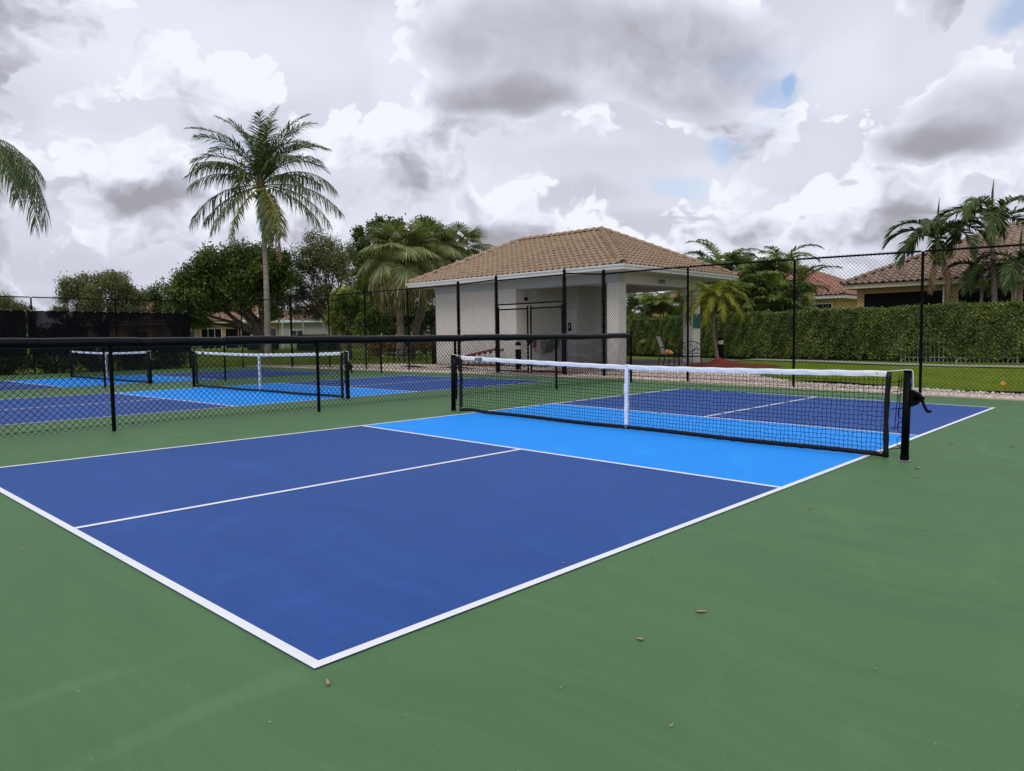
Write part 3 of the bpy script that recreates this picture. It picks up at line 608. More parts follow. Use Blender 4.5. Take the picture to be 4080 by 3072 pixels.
# ------------------------------------------------------------------ perimeter fence
def perimeter():
    f = thing('perimeter_fence', 'tall black chain-link perimeter fence round the courts with double gate', 'fence', (0, 0, 0))
    HT = 3.02
    P = [(-30.8, -2.2), (-30.8, 0.8), (-30.8, 3.8), (-30.8, 6.95), (-30.8, 10.0), (-30.8, 13.05), (-28.75, 14.5), (-26.3, 15.5), (-23.6, 15.62), (-21.3, 15.75), (-18.8, 15.85), (-16.2, 15.95), (-14.4, 15.97), (-11.53, 15.95), (-10.05, 15.9),
         (-7.15, 15.55), (-4.36, 15.47), (-1.7, 15.47), (1.0, 15.47), (3.7, 15.47), (6.4, 15.47), (9.1, 15.47)]
    term = {5, 7, 11, 12, 13, 14}
    def zg(p): return zc(p[0]) if p[0] > -9 else 0.0
    tops = []
    for i, p in enumerate(P):
        z = zg(p); t = i in term; hh = HT if p[0] < -11.6 else 2.97
        if i in (12, 13): hh = 3.09
        post(f, p[0], p[1], z - 0.05, z + hh + (0.06 if t else -0.02), 0.043 if t else 0.029, cap=t); tops.append(z + hh - 0.02)
    for i in range(len(P) - 1):
        a, b = P[i], P[i + 1]; za, zb = zg(a), zg(b)
        gate = i == 12
        ra, rb = (tops[i], tops[i + 1])
        if gate: ra = rb = 3.03
        d = Vector((b[0] - a[0], b[1] - a[1], 0)).normalized() * 0.04
        m = MB(); m.tube([(a[0] + d.x, a[1] + d.y, ra), (b[0] - d.x, b[1] - d.y, rb)], 0.021, 8); m.build('top_rail', 'black', f)
        if gate: span(f, a, b, 2.25, 2.25, 0.80)
        else: span(f, a, b, za + 0.05, zb + 0.05, min(ra - za, rb - zb) - 0.02)
    # wire barbs along the top, tension wire along the bottom, tension bars at the terminal posts
    m = MB()
    for i in range(len(P) - 1):
        if i == 12: continue
        a, b = P[i], P[i + 1]
        m.tube([(a[0], a[1], zg(a) + 0.09), (b[0], b[1], zg(b) + 0.09)], 0.0028, 5)
    m.build('tension_wire', 'black', f, kind='stuff')
    for i in term:
        p = P[i]; z = zg(p)
        for sx in (-1, 1):
            m = MB(); m.tube([(p[0] + sx * 0.075, p[1], z + 0.08), (p[0] + sx * 0.075, p[1], z + 2.95)], 0.007, 5)
            for h in np.arange(0.3, 2.95, 0.37): m.box(p[0] + (0.03 if sx > 0 else -0.085), p[0] + (0.085 if sx > 0 else -0.03), p[1] - 0.012, p[1] + 0.012, z + h, z + h + 0.022)
            m.build('tension_bar', 'black', f)
    # double gate
    y = 15.96
    m = MB(); m.tube([(-14.35, y, 2.24), (-11.58, y, 2.24)], 0.024, 8); m.build('gate_header', 'black', f)
    for x0, x1 in ((-14.30, -13.03), (-12.90, -11.63)):
        g = MB(); g.tube([(x0, y, 0.05), (x0, y, 2.13)], 0.028, 10); g.tube([(x1, y, 0.05), (x1, y, 2.13)], 0.028, 10)
        for zz in (0.10, 2.08): g.tube([(x0, y, zz), (x1, y, zz)], 0.024, 8)
        for xx in (x0, x1): g.ball((xx, y, 2.14), 0.03, 8, 5)
        G = g.build('gate_leaf', 'black', f)
        span(G, (x0, y), (x1, y), 0.12, 0.12, 1.95)
        hx = x0 - 0.045 if x0 < -14 else x1 + 0.045
        for zz in (0.35, 1.85):
            h = MB(); h.box(hx - 0.05, hx + 0.05, y - 0.03, y + 0.03, zz - 0.035, zz + 0.035); h.tube([(hx, y, zz - 0.06), (hx, y, zz + 0.06)], 0.018, 8); h.build('hinge', 'black', G)
    l = MB(); l.box(-13.06, -12.87, y - 0.045, y + 0.045, 1.02, 1.09); l.box(-12.99, -12.94, y - 0.05, y + 0.05, 0.95, 1.16); l.build('latch', 'black', f)
    # windscreen
    ws = thing('windscreen', 'black mesh windscreen laced to the left side of the tall fence', 'windscreen')
    for y0, y1, mat in ((-2.0, 6.72, 'windscreen'), (6.78, 12.98, 'windscreen')):
        n = 40; V = []; F = []
        for i in range(n + 1):
            yy = y0 + (y1 - y0) * i / n
            for k, zz in enumerate((0.74, 1.15, 1.6, 2.05, 2.49)):
                V.append((-30.735 + 0.012 * math.sin(yy * 3.1 + zz * 2) , yy, zz - (0.025 * math.sin(PI * ((yy * 1.1) % 1)) if k == 4 else 0) + 0.008 * math.sin(yy * 5)))
        F = [(i * 5 + k, (i + 1) * 5 + k, (i + 1) * 5 + k + 1, i * 5 + k + 1) for i in range(n) for k in range(4)]
        me = bpy.data.meshes.new('screen_panel'); me.from_pydata(V, [], F); link('screen_panel', me, mat, ws, smooth=True)
        h = MB(); h.box(-30.738, -30.728, y0, y1, 2.445, 2.475); h.box(-30.738, -30.728, y0, y1, 0.745, 0.785); h.build('hem', 'black', ws)
        gm = MB()
        for yy in np.arange(y0 + 0.15, y1, 0.45): gm.box(-30.727, -30.720, yy - 0.014, yy + 0.014, 2.447, 2.472)
        gm.build('grommet', 'alu', ws, kind='stuff')
perimeter()

# ------------------------------------------------------------------ pickleball nets
def net_thing():
    """local frame: origin mid-net on the court, x along the net (to the crank side), y across; built on our court"""
    T = thing('pickleball_net', '', 'net')
    r_ = random.Random(11)
    PX = 3.43; XI = 3.24                                # posts; net ends
    def zc_(x): return 0.0
    def tape_z(x): return 0.872 + 0.045 * (abs(x) / XI) ** 1.6
    for sx in (-1, 1):
        m = MB(); m.tube([(sx * PX, 0, 0.0), (sx * PX, 0, 0.915)], 0.0385, 20); p = m.build('net_post', 'black', T)
        p.data.polygons.foreach_set('use_smooth', [len(q.vertices) == 4 for q in p.data.polygons])
        c = MB(); c.tube([(sx * PX, 0, 0.915), (sx * PX, 0, 0.925), (sx * PX, 0, 0.934)], [0.041, 0.041, 0.030], 20); c.build('post_cap', 'black', p)
        c = MB(); c.tube([(sx * PX, 0, 0.002), (sx * PX, 0, 0.055)], 0.0425, 20); c.build('base_collar', 'black', p)
        c = MB(); c.tube([(sx * PX, 0, 0.0), (sx * PX, 0, 0.004)], 0.062, 24); c.build('ground_sleeve', 'concrete', p)
        lb = MB(); lb.box(sx * PX + 0.025, sx * PX + 0.0415, -0.020, 0.006, 0.80, 0.86) ; lb.build('maker_label', 'labelblue', p)
        # lacing cord between net edge and post
        l = MB(); x0 = sx * (XI + 0.035); x1 = sx * (PX - 0.030)
        for i, zz in enumerate((0.10, 0.32, 0.52, 0.70, 0.80)):
            l.tube([(x0, 0, zz), (sx * (XI + .10), 0.004, zz + 0.012), (x1, 0, zz + 0.02)], 0.0045, 5)
        zz = 0.12; pts = []
        while zz < 0.86:
            pts += [(x1, 0.0, zz), (sx * (PX - 0.075), 0, zz + 0.035), (sx * (PX - 0.078), 0, zz + 0.10), (x1, 0, zz + 0.135)]; zz += 0.15
        l.tube(pts, 0.004, 5)
        l.tube([(sx * (XI + .115), 0, 0.30), (sx * (XI + .135), 0, 0.88)], 0.004, 5); l.tube([(sx * (XI + .085), 0, 0.30), (sx * (XI + .11), 0, 0.88)], 0.004, 5)
        l.build('lacing_cord', 'cord', T)
        # black side sleeve with wrinkles
        s = MB(); pts = []; rr = []
        for i in range(15):
            t = i / 14; pts.append((sx * (XI + 0.012 - 0.012 * math.sin(PI * t) * (1 if sx > 0 else .4)), r_.uniform(-.004, .004), 0.012 + t * 0.90)); rr.append(0.027 + r_.uniform(-.004, .004))
        s.tube(pts, rr, 10); s.build('side_band', 'vinyl', T, smooth=True)
        g = MB(); g.tube([(sx * (XI - 0.03), -0.034, 0.065), (sx * (XI - 0.03), -0.020, 0.065)], 0.014, 10); g.build('grommet', 'brass', T)
        for dx in (0.10, 0.24):
            g = MB(); xx = sx * (XI - dx); g.tube([(xx, -0.014, tape_z(xx) - 0.028), (xx, -0.0105, tape_z(xx) - 0.028)], 0.010, 10); g.build('grommet', 'brass', T)
    # mesh
    V = []; cells = []
    nx, nz = 138, 17; pr = 0.0026
    X = np.linspace(-XI, XI, nx + 1)[:, None] + rng.normal(0, 0.0045, (nx + 1, nz + 1)); Y = rng.normal(0, 0.004, (nx + 1, nz + 1))
    top = 0.825 + 0.045 * (np.abs(X) / XI) ** 1.6; bot = 0.055 + 0 * X
    f = np.linspace(0, 1, nz + 1)[None, :]; Z = bot + (top - bot) * f + rng.normal(0, 0.004, X.shape); C = np.stack([X, Y, Z], -1)
    offv = np.array([(pr, pr * .6, 0), (-pr, pr * .6, 0), (0, -pr, 0)]); offh = np.array([(0, pr * .6, pr), (0, pr * .6, -pr), (0, -pr, 0)])
    def cords(C, off):
        a, b = C.shape[:2]; V = (C[:, :, None, :] + off[None, None]).reshape(-1, 3)
        i, j, s = np.meshgrid(np.arange(a), np.arange(b - 1), np.arange(3), indexing='ij'); base = (i * b + j) * 3
        return V, np.stack([base + s, base + (s + 1) % 3, base + 3 + (s + 1) % 3, base + 3 + s], -1).reshape(-1, 4)
    V1, F1 = cords(C, offv); V2, F2 = cords(np.swapaxes(C, 0, 1), offh)
    link('net_mesh', fast_mesh('net_mesh', np.concatenate([V1, V2]), np.concatenate([F1, F2 + len(V1)])), 'cord', T, kind='stuff')
    # white tape folded over the cable
    n = 120; V = []; prof = [(-0.010, -0.056), (-0.013, -0.03), (-0.012, -0.006), (-0.005, 0.004), (0.005, 0.004), (0.012, -0.006), (0.013, -0.03), (0.010, -0.056)]
    ph = [r_.uniform(0, 6) for _ in range(4)]
    for i in range(n + 1):
        x = -XI + 2 * XI * i / n
        for j, (yy, zz) in enumerate(prof):
            wr = 0.0035 * math.sin(x * 23 + zz * 90 + ph[0]) + 0.003 * math.sin(x * 41 - zz * 130 + ph[1])
            V.append((x, yy * 1.15 + wr * (1 if yy < 0 else .8) , tape_z(x) + zz + 0.0025 * math.sin(x * 17 + ph[2])))
    m = len(prof); F = [(i * m + j, (i + 1) * m + j, (i + 1) * m + j + 1, i * m + j + 1) for i in range(n) for j in range(m - 1)] + [tuple(range(m)), tuple(range((n + 1) * m - 1, n * m - 1, -1))]
    me = bpy.data.meshes.new('top_tape'); me.from_pydata(V, [], F); me.update(); link('top_tape', me, 'tape', T, smooth=True)
    # label at the far end
    b = MB(); b.box(-XI + 0.34, -XI + 0.50, -0.0185, -0.0168, tape_z(-2.9) - 0.054, tape_z(-2.9) - 0.006); b.build('maker_label', 'labelblue', T)
    b = MB()
    for k in range(7): x = -XI + 0.355 + k * 0.012; b.box(x, x + 0.008, -0.0192, -0.0186, tape_z(-2.9) - 0.020, tape_z(-2.9) - 0.012)
    b.box(-XI + 0.36, -XI + 0.47, -0.0192, -0.0186, tape_z(-2.9) - 0.040, tape_z(-2.9) - 0.037)
    b.build('label_print', 'white', T)
    # bottom band with wrinkles
    V = []; n = 110; prof = [(-0.006, 0.058), (-0.011, 0.030), (-0.006, 0.008), (0.006, 0.008), (0.011, 0.030), (0.006, 0.058)]
    for i in range(n + 1):
        x = -XI + 2 * XI * i / n; sag = 0.012 * math.sin(x * 1.3 + 1) ** 2 + (0.03 * math.exp(-((x + XI - 0.25) / 0.2) ** 2))
        for yy, zz in prof: V.append((x, yy + 0.004 * math.sin(x * 31 + zz * 60) + 0.003 * math.sin(x * 53), zz + sag * 0.7 + 0.003 * math.sin(x * 37 + yy * 200)))
    m = len(prof); F = [(i * m + j, (i + 1) * m + j, (i + 1) * m + (j + 1) % m, i * m + (j + 1) % m) for i in range(n) for j in range(m)]
    me = bpy.data.meshes.new('bottom_band'); me.from_pydata(V, [], F); me.update(); link('bottom_band', me, 'vinyl', T, smooth=True)
    # centre strap
    s = MB(); 
    for z0, z1, w, y in ((0.075, 0.862, 0.026, -0.021), (0.075, 0.862, 0.026, 0.016)):
        k = 12
        for i in range(k):
            za, zb = z0 + (z1 - z0) * i / k, z0 + (z1 - z0) * (i + 1) / k; ya, yb = y + 0.003 * math.sin(i * 1.7), y + 0.003 * math.sin((i + 1) * 1.7)
            s.add([(-w, ya, za), (w, ya, za), (w, yb, zb), (-w, yb, zb), (-w, ya + .004, za), (w, ya + .004, za), (w, yb + .004, zb), (-w, yb + .004, zb)], [(0, 1, 2, 3), (7, 6, 5, 4), (0, 3, 7, 4), (1, 5, 6, 2), (0, 4, 5, 1), (3, 2, 6, 7)])
    s.box(-0.027, 0.027, -0.024, 0.022, 0.860, 0.882); s.box(-0.029, 0.029, -0.030, -0.024, 0.50, 0.62)
    st = s.build('centre_strap', 'tape', T)
    h = MB(); h.tube([(-0.02, -0.018, 0.085), (-0.024, -0.018, 0.050), (0.0, -0.018, 0.035), (0.024, -0.018, 0.050), (0.02, -0.018, 0.085)], 0.003, 6); h.tube([(0, -0.018, 0.036), (0.0, -0.016, 0.0)], 0.004, 6); h.build('anchor_hook', 'alu', st)
    # cable over both posts; crank winch outside the right post
    c = MB(); c.tube([(-PX - 0.042, 0, 0.80), (-PX - 0.041, 0, 0.925), (-PX, 0, 0.938), (-XI, 0, tape_z(-XI) - 0.001)], 0.004, 6); c.build('tension_cable', 'tape', T)
    c = MB(); c.tube([(XI, 0, tape_z(XI) - 0.001), (PX, 0, 0.938), (PX + 0.038, 0, 0.932), (PX + 0.048, 0, 0.915), (PX + 0.058, 0, 0.70)], 0.0045, 6); c.build('tension_cable', 'tape', T)
    w = MB(); w.prism([(PX + 0.036, 0.56), (PX + 0.036, 0.735), (PX + 0.055, 0.735), (PX + 0.140, 0.690), (PX + 0.140, 0.635), (PX + 0.105, 0.590), (PX + 0.06, 0.565)], 1, -0.034, 0.034)
    wi = w.build('crank_winch', 'black', T, bevel=0.004)
    d = MB(); d.tube([(PX + 0.095, -0.034, 0.655), (PX + 0.095, 0.034, 0.655)], 0.028, 12); d.tube([(PX + 0.13, 0, 0.655), (PX + 0.16, 0, 0.66)], 0.020, 10); d.build('winch_drum', 'black', wi)
    d = MB(); d.tube([(PX + 0.148, -0.012, 0.675), (PX + 0.148, 0.012, 0.683)], 0.013, 8); d.build('winch_pin', 'alu', wi)
    d = MB(); d.tube([(PX + 0.140, -0.006, 0.64), (PX + 0.165, -0.018, 0.585), (PX + 0.198, -0.030, 0.528)], [0.017, 0.014, 0.013], 10); d.tube([(PX + 0.192, -0.030, 0.530), (PX + 0.212, -0.034, 0.526), (PX + 0.236, -0.038, 0.531)], [0.012, 0.014, 0.013], 10); d.build('crank_handle', 'black', wi)
    return T
net = net_thing()
def place_net(o, xc, y, label, tilt=0.0):
    o.location = (xc, y, zc(xc) + 0.006); o.rotation_euler = (0, tilt, 0); o['label'] = label; o['group'] = 'pickleball nets on the courts'
n2, n3 = copy_tree(net), copy_tree(net)
place_net(net, -3.08, 6.75, 'largest pickleball net, in the front court, white tape and crank post at its right end', math.atan(TH))
place_net(n2, -13.15, 6.89, 'middle pickleball net, seen through the near low fence, in front of the coconut palm')
place_net(n3, -22.72, 6.86, 'smallest pickleball net, farthest away, in front of the black windscreen')

# ------------------------------------------------------------------ dry leaves and twigs on the near court
def leaf(x, y, l, w, a, curl, label):
    l *= 0.78; w *= 0.78; z = zc(x); m = MB(); n = 7; V = []
    for i in range(n):
        t = i / (n - 1); ww = w * math.sin(PI * (0.06 + 0.9 * t)) / 2
        for s in (-1, 0, 1): V.append(((t - .5) * l, s * ww, 0.004 + curl * l * (abs(t - .5) * 2) ** 2 * 0.22 + (abs(s) * ww * 0.55)))
    F = [(i * 3 + k, (i + 1) * 3 + k, (i + 1) * 3 + k + 1, i * 3 + k + 1) for i in range(n - 1) for k in range(2)]
    V += [(v[0], v[1], v[2] - 0.0025) for v in V]; k0 = n * 3; F += [tuple(reversed([k0 + i for i in f])) for f in F[:]]
    m.add(V, F); o = m.build('dry_leaf', 'dryleaf', smooth=True); o.location = (x, y, z); o.rotation_euler = (0, 0, a); tag(o, label, 'leaf', 'dry leaves on the court')
for a in ((0.14, -0.03, 0.075, 0.018, -0.5, 0.5, 'small curled tan leaf below the near corner of the white lines'), (0.84, 1.60, 0.075, 0.026, 0.75, 0.4, 'long brown leaf lying alone on the green right of the near sideline'),
          (0.80, 1.13, 0.045, 0.026, 0.2, 0.7, 'short rolled brown leaf on the green, nearer than the long brown one'), (0.43, 4.03, 0.075, 0.012, 0.9, 0.3, 'thin pale leaf on the green beside the kitchen sideline'),
          (0.57, 6.36, 0.10, 0.032, 1.2, 0.9, 'curled orange-tan leaf just right of the crank post base'), (0.69, 5.86, 0.11, 0.012, 0.75, 0.1, 'flat straw-like leaf nearest the crank post'),
          (-0.12, 1.73, 0.035, 0.016, 0.3, 0.6, 'tiny brown leaf on the dark blue court inside the right sideline'), (0.43, 8.34, 0.13, 0.012, 0.7, 0.1, 'straw-like leaf on the green beyond the crank post'), (1.0, 8.56, 0.07, 0.018, 0.4, 0.3, 'pale leaf at the far right edge of the green')):
    leaf(*a)
def litter():
    n = 420; x = rng.uniform(-8, 6, n); y = np.where(rng.uniform(0, 1, n) < 0.45, rng.uniform(-1, 15, n), 15.12 - np.abs(rng.normal(0, 0.35, n))); k = rng.uniform(0, 1, n)
    fence = k < 0.25; x = np.where(fence, -8.1 + np.abs(rng.normal(0, 0.12, n)), x); z = np.array([zc(v) for v in x]) + 0.011
    card('court_litter', np.stack([x, y, z], 1), 0.022, 0.007, 'dryleaf', flat=0.9, jit=0.6)
litter()

# ------------------------------------------------------------------ roofs of separate tiles
def tile_mesh(w, l, name='roof_tile'):
    n = 6; V = []
    def h(u): return 0.060 * math.sin(PI * u / 0.66) if u < 0.66 else -0.012 * math.sin(PI * (u - 0.66) / 0.34)
    for y, dz in ((0.0, 0.042), (l, 0.0)):
        for i in range(n + 1): u = i / n; V.append(((u - 0.5) * w * 1.02, y, h(u) + dz))
    for i in range(n + 1): u = i / n; V.append(((u - 0.5) * w * 1.02, 0.004, h(u) + 0.042 - 0.036))
    F = [(i, i + 1, n + 2 + i, n + 1 + i) for i in range(n)] + [(2 * n + 2 + i, 2 * n + 3 + i, i + 1, i) for i in range(n)]
    me = bpy.data.meshes.new(name); me.from_pydata(V, [], F); me.polygons.foreach_set('use_smooth', [True] * n + [False] * n); me.update(); return me
def ridge_mesh(r, l):
    n = 6; V = []
    for y, k in ((0.0, 1.12), (l, 0.92)):
        for i in range(n + 1): a = PI * i / n; V.append((-r * k * math.cos(a), y, r * k * 0.85 * math.sin(a) + (0.02 if y == 0 else 0.0)))
    for i in range(n + 1): a = PI * i / n; V.append((-r * 0.9 * math.cos(a), 0.003, r * 0.9 * 0.85 * math.sin(a)))
    F = [(i, i + 1, n + 2 + i, n + 1 + i) for i in range(n)] + [(2 * n + 2 + i, 2 * n + 3 + i, i + 1, i) for i in range(n)]
    me = bpy.data.meshes.new('ridge_tile'); me.from_pydata(V, [], F); me.update(); return me
def in_poly(p, poly):
    for i in range(len(poly)):
        a, b = poly[i], poly[(i + 1) % len(poly)]
        if (b[0] - a[0]) * (p[1] - a[1]) - (b[1] - a[1]) * (p[0] - a[0]) < -1e-6: return False
    return True
def hip_roof(parent, x0, x1, y0, y1, ze, xr0, xr1, yr, zr, mat, root=(0, 0, 0), rz=0.0, maxn=300, tw=0.28, ex=0.325, maxridge=300, back=True):
    """tiled hip roof in the parent's frame; corners at the eave, ridge from (xr0,yr) to (xr1,yr)"""
    c = [Vector((x0, y0, ze)), Vector((x1, y0, ze)), Vector((x1, y1, ze)), Vector((x0, y1, ze))]; r0, r1 = Vector((xr0, yr, zr)), Vector((xr1, yr, zr))
    m = MB(); m.add([*c, r0, r1], [(0, 1, 5, 4), (1, 2, 5), (2, 3, 4, 5), (3, 0, 4), (3, 2, 1, 0)])
    deck = m.build('roof', 'mortar', parent)
    rootm = Matrix.Translation(root) @ Matrix.Rotation(rz, 4, 'Z'); tiles = []
    slopes = [(c[0], c[1], r1, r0), (c[1], c[2], r1), (c[3], c[0], r0)] + ([(c[2], c[3], r0, r1)] if back else [])
    jit = random.Random(3)
    for sl in slopes:
        O = sl[0]; U = (sl[1] - O).normalized(); Nn = (sl[1] - O).cross(sl[2] - O).normalized(); Vv = Nn.cross(U)
        poly = [((p - O).dot(U), (p - O).dot(Vv)) for p in sl]; L = (sl[1] - O).length; H = max(p[1] for p in poly)
        nr = int(H / ex); ncol = int(L / tw); tw2 = L / ncol
        for k in range(nr + 1):
            for j in range(ncol):
                u, v = (j + 0.5) * tw2, k * ex - 0.05
                if not in_poly((u, v + ex * 0.55), poly): continue
                tl = 0.035 + jit.uniform(-.006, .006); du = jit.uniform(-.006, .006)
                P = O + U * (u + du) + Vv * (v + jit.uniform(-.008, .008)) + Nn * (0.030 + jit.uniform(0, .006))
                Y = (Vv - Nn * tl).normalized(); Z = U.cross(Y)
                tiles.append((Matrix(((U.x, Y.x, Z.x, P.x), (U.y, Y.y, Z.y, P.y), (U.z, Y.z, Z.z, P.z), (0, 0, 0, 1)))))
    camv = Vector(CAM)
    tiles.sort(key=lambda q: ((rootm @ q).translation - camv).length - 1000 * (((rootm @ q).to_3x3() @ Vector((0, 0, 1))).dot(camv - (rootm @ q).translation) > 0))
    me = tile_mesh(tw, ex * 1.22); me.materials.append(M[mat])
    for q in tiles[:maxn]:
        o = bpy.data.objects.new('roof_tile', me); COL.objects.link(o); o.parent = deck; o.matrix_local = q
    rest = tiles[maxn:]
    if rest:
        V0 = np.array([v.co[:] + (1.0,) for v in me.vertices]); F0 = np.array([p.vertices[:] for p in me.polygons])
        A = np.array([[list(r) for r in q] for q in rest]); V = np.einsum('nij,vj->nvi', A, V0)[..., :3]
        F = F0[None] + len(V0) * np.arange(len(rest))[:, None, None]
        link('roof_tiles', fast_mesh('roof_tiles', V.reshape(-1, 3), F.reshape(-1, 4)), mat, deck, kind='stuff')
    rm = ridge_mesh(0.135, 0.42); rm.materials.append(M[mat])
    for a, b in ((c[0], r0), (c[1], r1), (c[2], r1), (c[3], r0), (r1, r0)):
        if not back and a in (c[2], c[3]): continue
        d = (b - a); L = d.length; Y = d.normalized(); X = Y.cross(Vector((0, 0, 1))).normalized(); Z = X.cross(Y); n = max(1, int(L / 0.36))
        for k in range(n):
            P = a + Y * (k * L / n) + Vector((0, 0, 0.055))
            o = bpy.data.objects.new('ridge_tile', rm); COL.objects.link(o); o.parent = deck; o.matrix_local = Matrix(((X.x, Y.x, Z.x, P.x), (X.y, Y.y, Z.y, P.y), (X.z, Y.z, Z.z, P.z), (0, 0, 0, 1)))
    return deck
def gutter(parent, pts, z1, h=0.15, d=0.12, name='gutter', mat='white'):
    """ogee gutter round a closed eave outline (given clockwise seen from above -> offset outwards)"""
    prof = [(0, z1 - h), (d * 0.45, z1 - h), (d * 0.55, z1 - h * 0.62), (d * 0.92, z1 - h * 0.30), (d, z1 - h * 0.12), (d, z1), (d * 0.88, z1), (d * 0.84, z1 - 0.02), (0, z1 - 0.02)]
    n = len(pts); m = MB(); V = []
    for i in range(n):
        a, b, c = Vector(pts[i - 1]), Vector(pts[i]), Vector(pts[(i + 1) % n]); e1, e2 = (b - a).normalized(), (c - b).normalized()
        n1, n2 = Vector((e1.y, -e1.x)), Vector((e2.y, -e2.x)); mm = (n1 + n2) / (1 + n1.dot(n2))
        for o, z in prof: V.append((b.x + mm.x * o, b.y + mm.y * o, z))
    k = len(prof); F = [(i * k + j, i * k + (j + 1) % k, ((i + 1) % n) * k + (j + 1) % k, ((i + 1) % n) * k + j) for i in range(n) for j in range(k)]
    m.add(V, F); return m.build(name, mat, parent)

# ------------------------------------------------------------------ pavilion
def pavilion():
    B = thing('pavilion', 'small taupe stucco pavilion with tan tiled hip roof and open porch behind the gate', 'building', (0, 0, 0))
    XL, XR, YF, YB = -22.33, -12.62, 20.3, 26.2; ZC = 3.42
    # solid block: outer walls butted end to end
    m = MB(); m.box(XL, -17.5, YF, YF + 0.2, 0.05, ZC); m.build('front_wall', 'stucco', B)
    m = MB(); m.box(XL, XL + 0.2, YF + 0.2, YB, 0.05, ZC); m.build('end_wall', 'stucco', B)
    m = MB(); m.box(-17.7, -17.5, YF + 0.2, 23.4, 0.05, ZC - 0.002); m.build('side_wall', 'stucco', B)
    m = MB(); m.box(-17.7, -16.8, 23.4, 23.6, 2.32, ZC - 0.002); m.box(-16.87, -16.8, 23.4, 23.6, 0.06, 2.32); m.build('door_wall', 'stucco', B)
    m = MB(); m.box(-17.0, -16.8, 23.6, 24.5, 0.05, ZC - 0.002); m.build('inner_wall', 'stucco', B)
    m = MB(); m.box(-17.0, -16.36, 24.5, 24.9, 0.05, ZC - 0.002); m.build('pilaster', 'stucco', B)
    m = MB(); m.box(-22.13, -17.0, YB - 0.2, YB, 0.05, ZC); m.build('back_wall', 'stucco', B)
    # frieze band stands proud of the front
    m = MB(); m.box(XL - 0.02, XR + 0.02, YF - 0.022, YF - 0.001, 3.115, 3.425); m.box(-17.49, XR - 0.002, YF, YF + 0.44, 3.085, 3.43); m.build('front_frieze', 'frieze', B)
    m = MB(); m.box(XR - 0.42, XR + 0.003, YF + 0.445, YB - 0.002, 3.06, 3.43); m.build('side_beam', 'stucco', B)
    m = MB(); m.box(-17.0, XR - 0.43, YB - 0.45, YB - 0.003, 3.06, 3.43); m.build('back_beam', 'stucco', B)
    for x0, x1, y0, y1 in ((-13.09, XR, YF + 0.003, YF + 0.53), (-13.09, XR, 25.62, YB), (-17.0, -16.5, 25.72, YB)):
        m = MB(); m.box(x0, x1, y0, y1, 0.05, 3.083); m.build('column', 'stucco', B, bevel=0.012)
    m = MB(); m.box(-17.48, -12.66, YF + 0.46, YB - 0.46, 3.44, 3.50); m.build('porch_ceiling', 'ceiling', B)
    E0 = (-23.14, -11.85, 19.5, 27.73)
    m = MB(); m.add([(E0[0], E0[2], 3.44), (E0[1], E0[2], 3.44), (E0[1], E0[3], 3.44), (E0[0], E0[3], 3.44), (XL, YF, 3.432), (XR, YF, 3.432), (XR, YB, 3.432), (XL, YB, 3.432)], [(0, 4, 5, 1), (1, 5, 6, 2), (2, 6, 7, 3), (3, 7, 4, 0)]); m.build('soffit', 'soffit', B)
    hip_roof(B, E0[0], E0[1], E0[2], E0[3], 3.58, -20.32, -15.68, 23.62, 5.50, 'tile_tan', maxn=300)
    o = gutter(B, [(E0[0], E0[2]), (E0[1], E0[2]), (E0[1], E0[3]), (E0[0], E0[3])], 3.605, 0.165)
    m = MB(); m.tube([(-19.55, 22.55, 5.0), (-19.55, 22.55, 5.33)], 0.05, 10); m.build('vent_pipe', 'steel', B)
    # door
    d = MB(); d.box(-17.69, -16.87, 23.44, 23.49, 0.09, 2.32); D = d.build('door', 'door', B)
    h = MB(); h.tube([(-17.02, 23.44, 1.05), (-17.02, 23.39, 1.05), (-17.13, 23.385, 1.05)], 0.013, 8); h.build('handle', 'steel', D)
    h = MB(); h.box(-17.60, -17.02, 23.43, 23.44, 0.45, 1.00); h.build('louvre_panel', 'white', D)
    h = MB(); h.box(-17.36, -17.20, 23.425, 23.44, 1.42, 1.78); h.build('restroom_plate', 'black', D)
    h = MB(); h.box(-17.30, -17.26, 23.418, 23.424, 1.55, 1.68); h.tube([(-17.28, 23.418, 1.715), (-17.28, 23.424, 1.715)], 0.018, 10); h.build('plate_symbol', 'white', D)
    # house number on the side beam
    cu = bpy.data.curves.new('house_number', 'FONT'); cu.body = '15955'; cu.size = 0.21; cu.extrude = 0.008; cu.shear = 0.22; cu.space_character = 1.05
    tmp = bpy.data.objects.new('number_curve', cu); COL.objects.link(tmp); dg = bpy.context.evaluated_depsgraph_get(); me = bpy.data.meshes.new_from_object(tmp.evaluated_get(dg)); bpy.data.objects.remove(tmp); me.materials.clear()
    t = link('house_number', me, 'iron', B)
    t.matrix_local = Matrix(((0, 0, 1, XR + 0.013), (1, 0, 0, 22.88), (0, 1, 0, 3.15), (0, 0, 0, 1)))
    return B
pavilion()
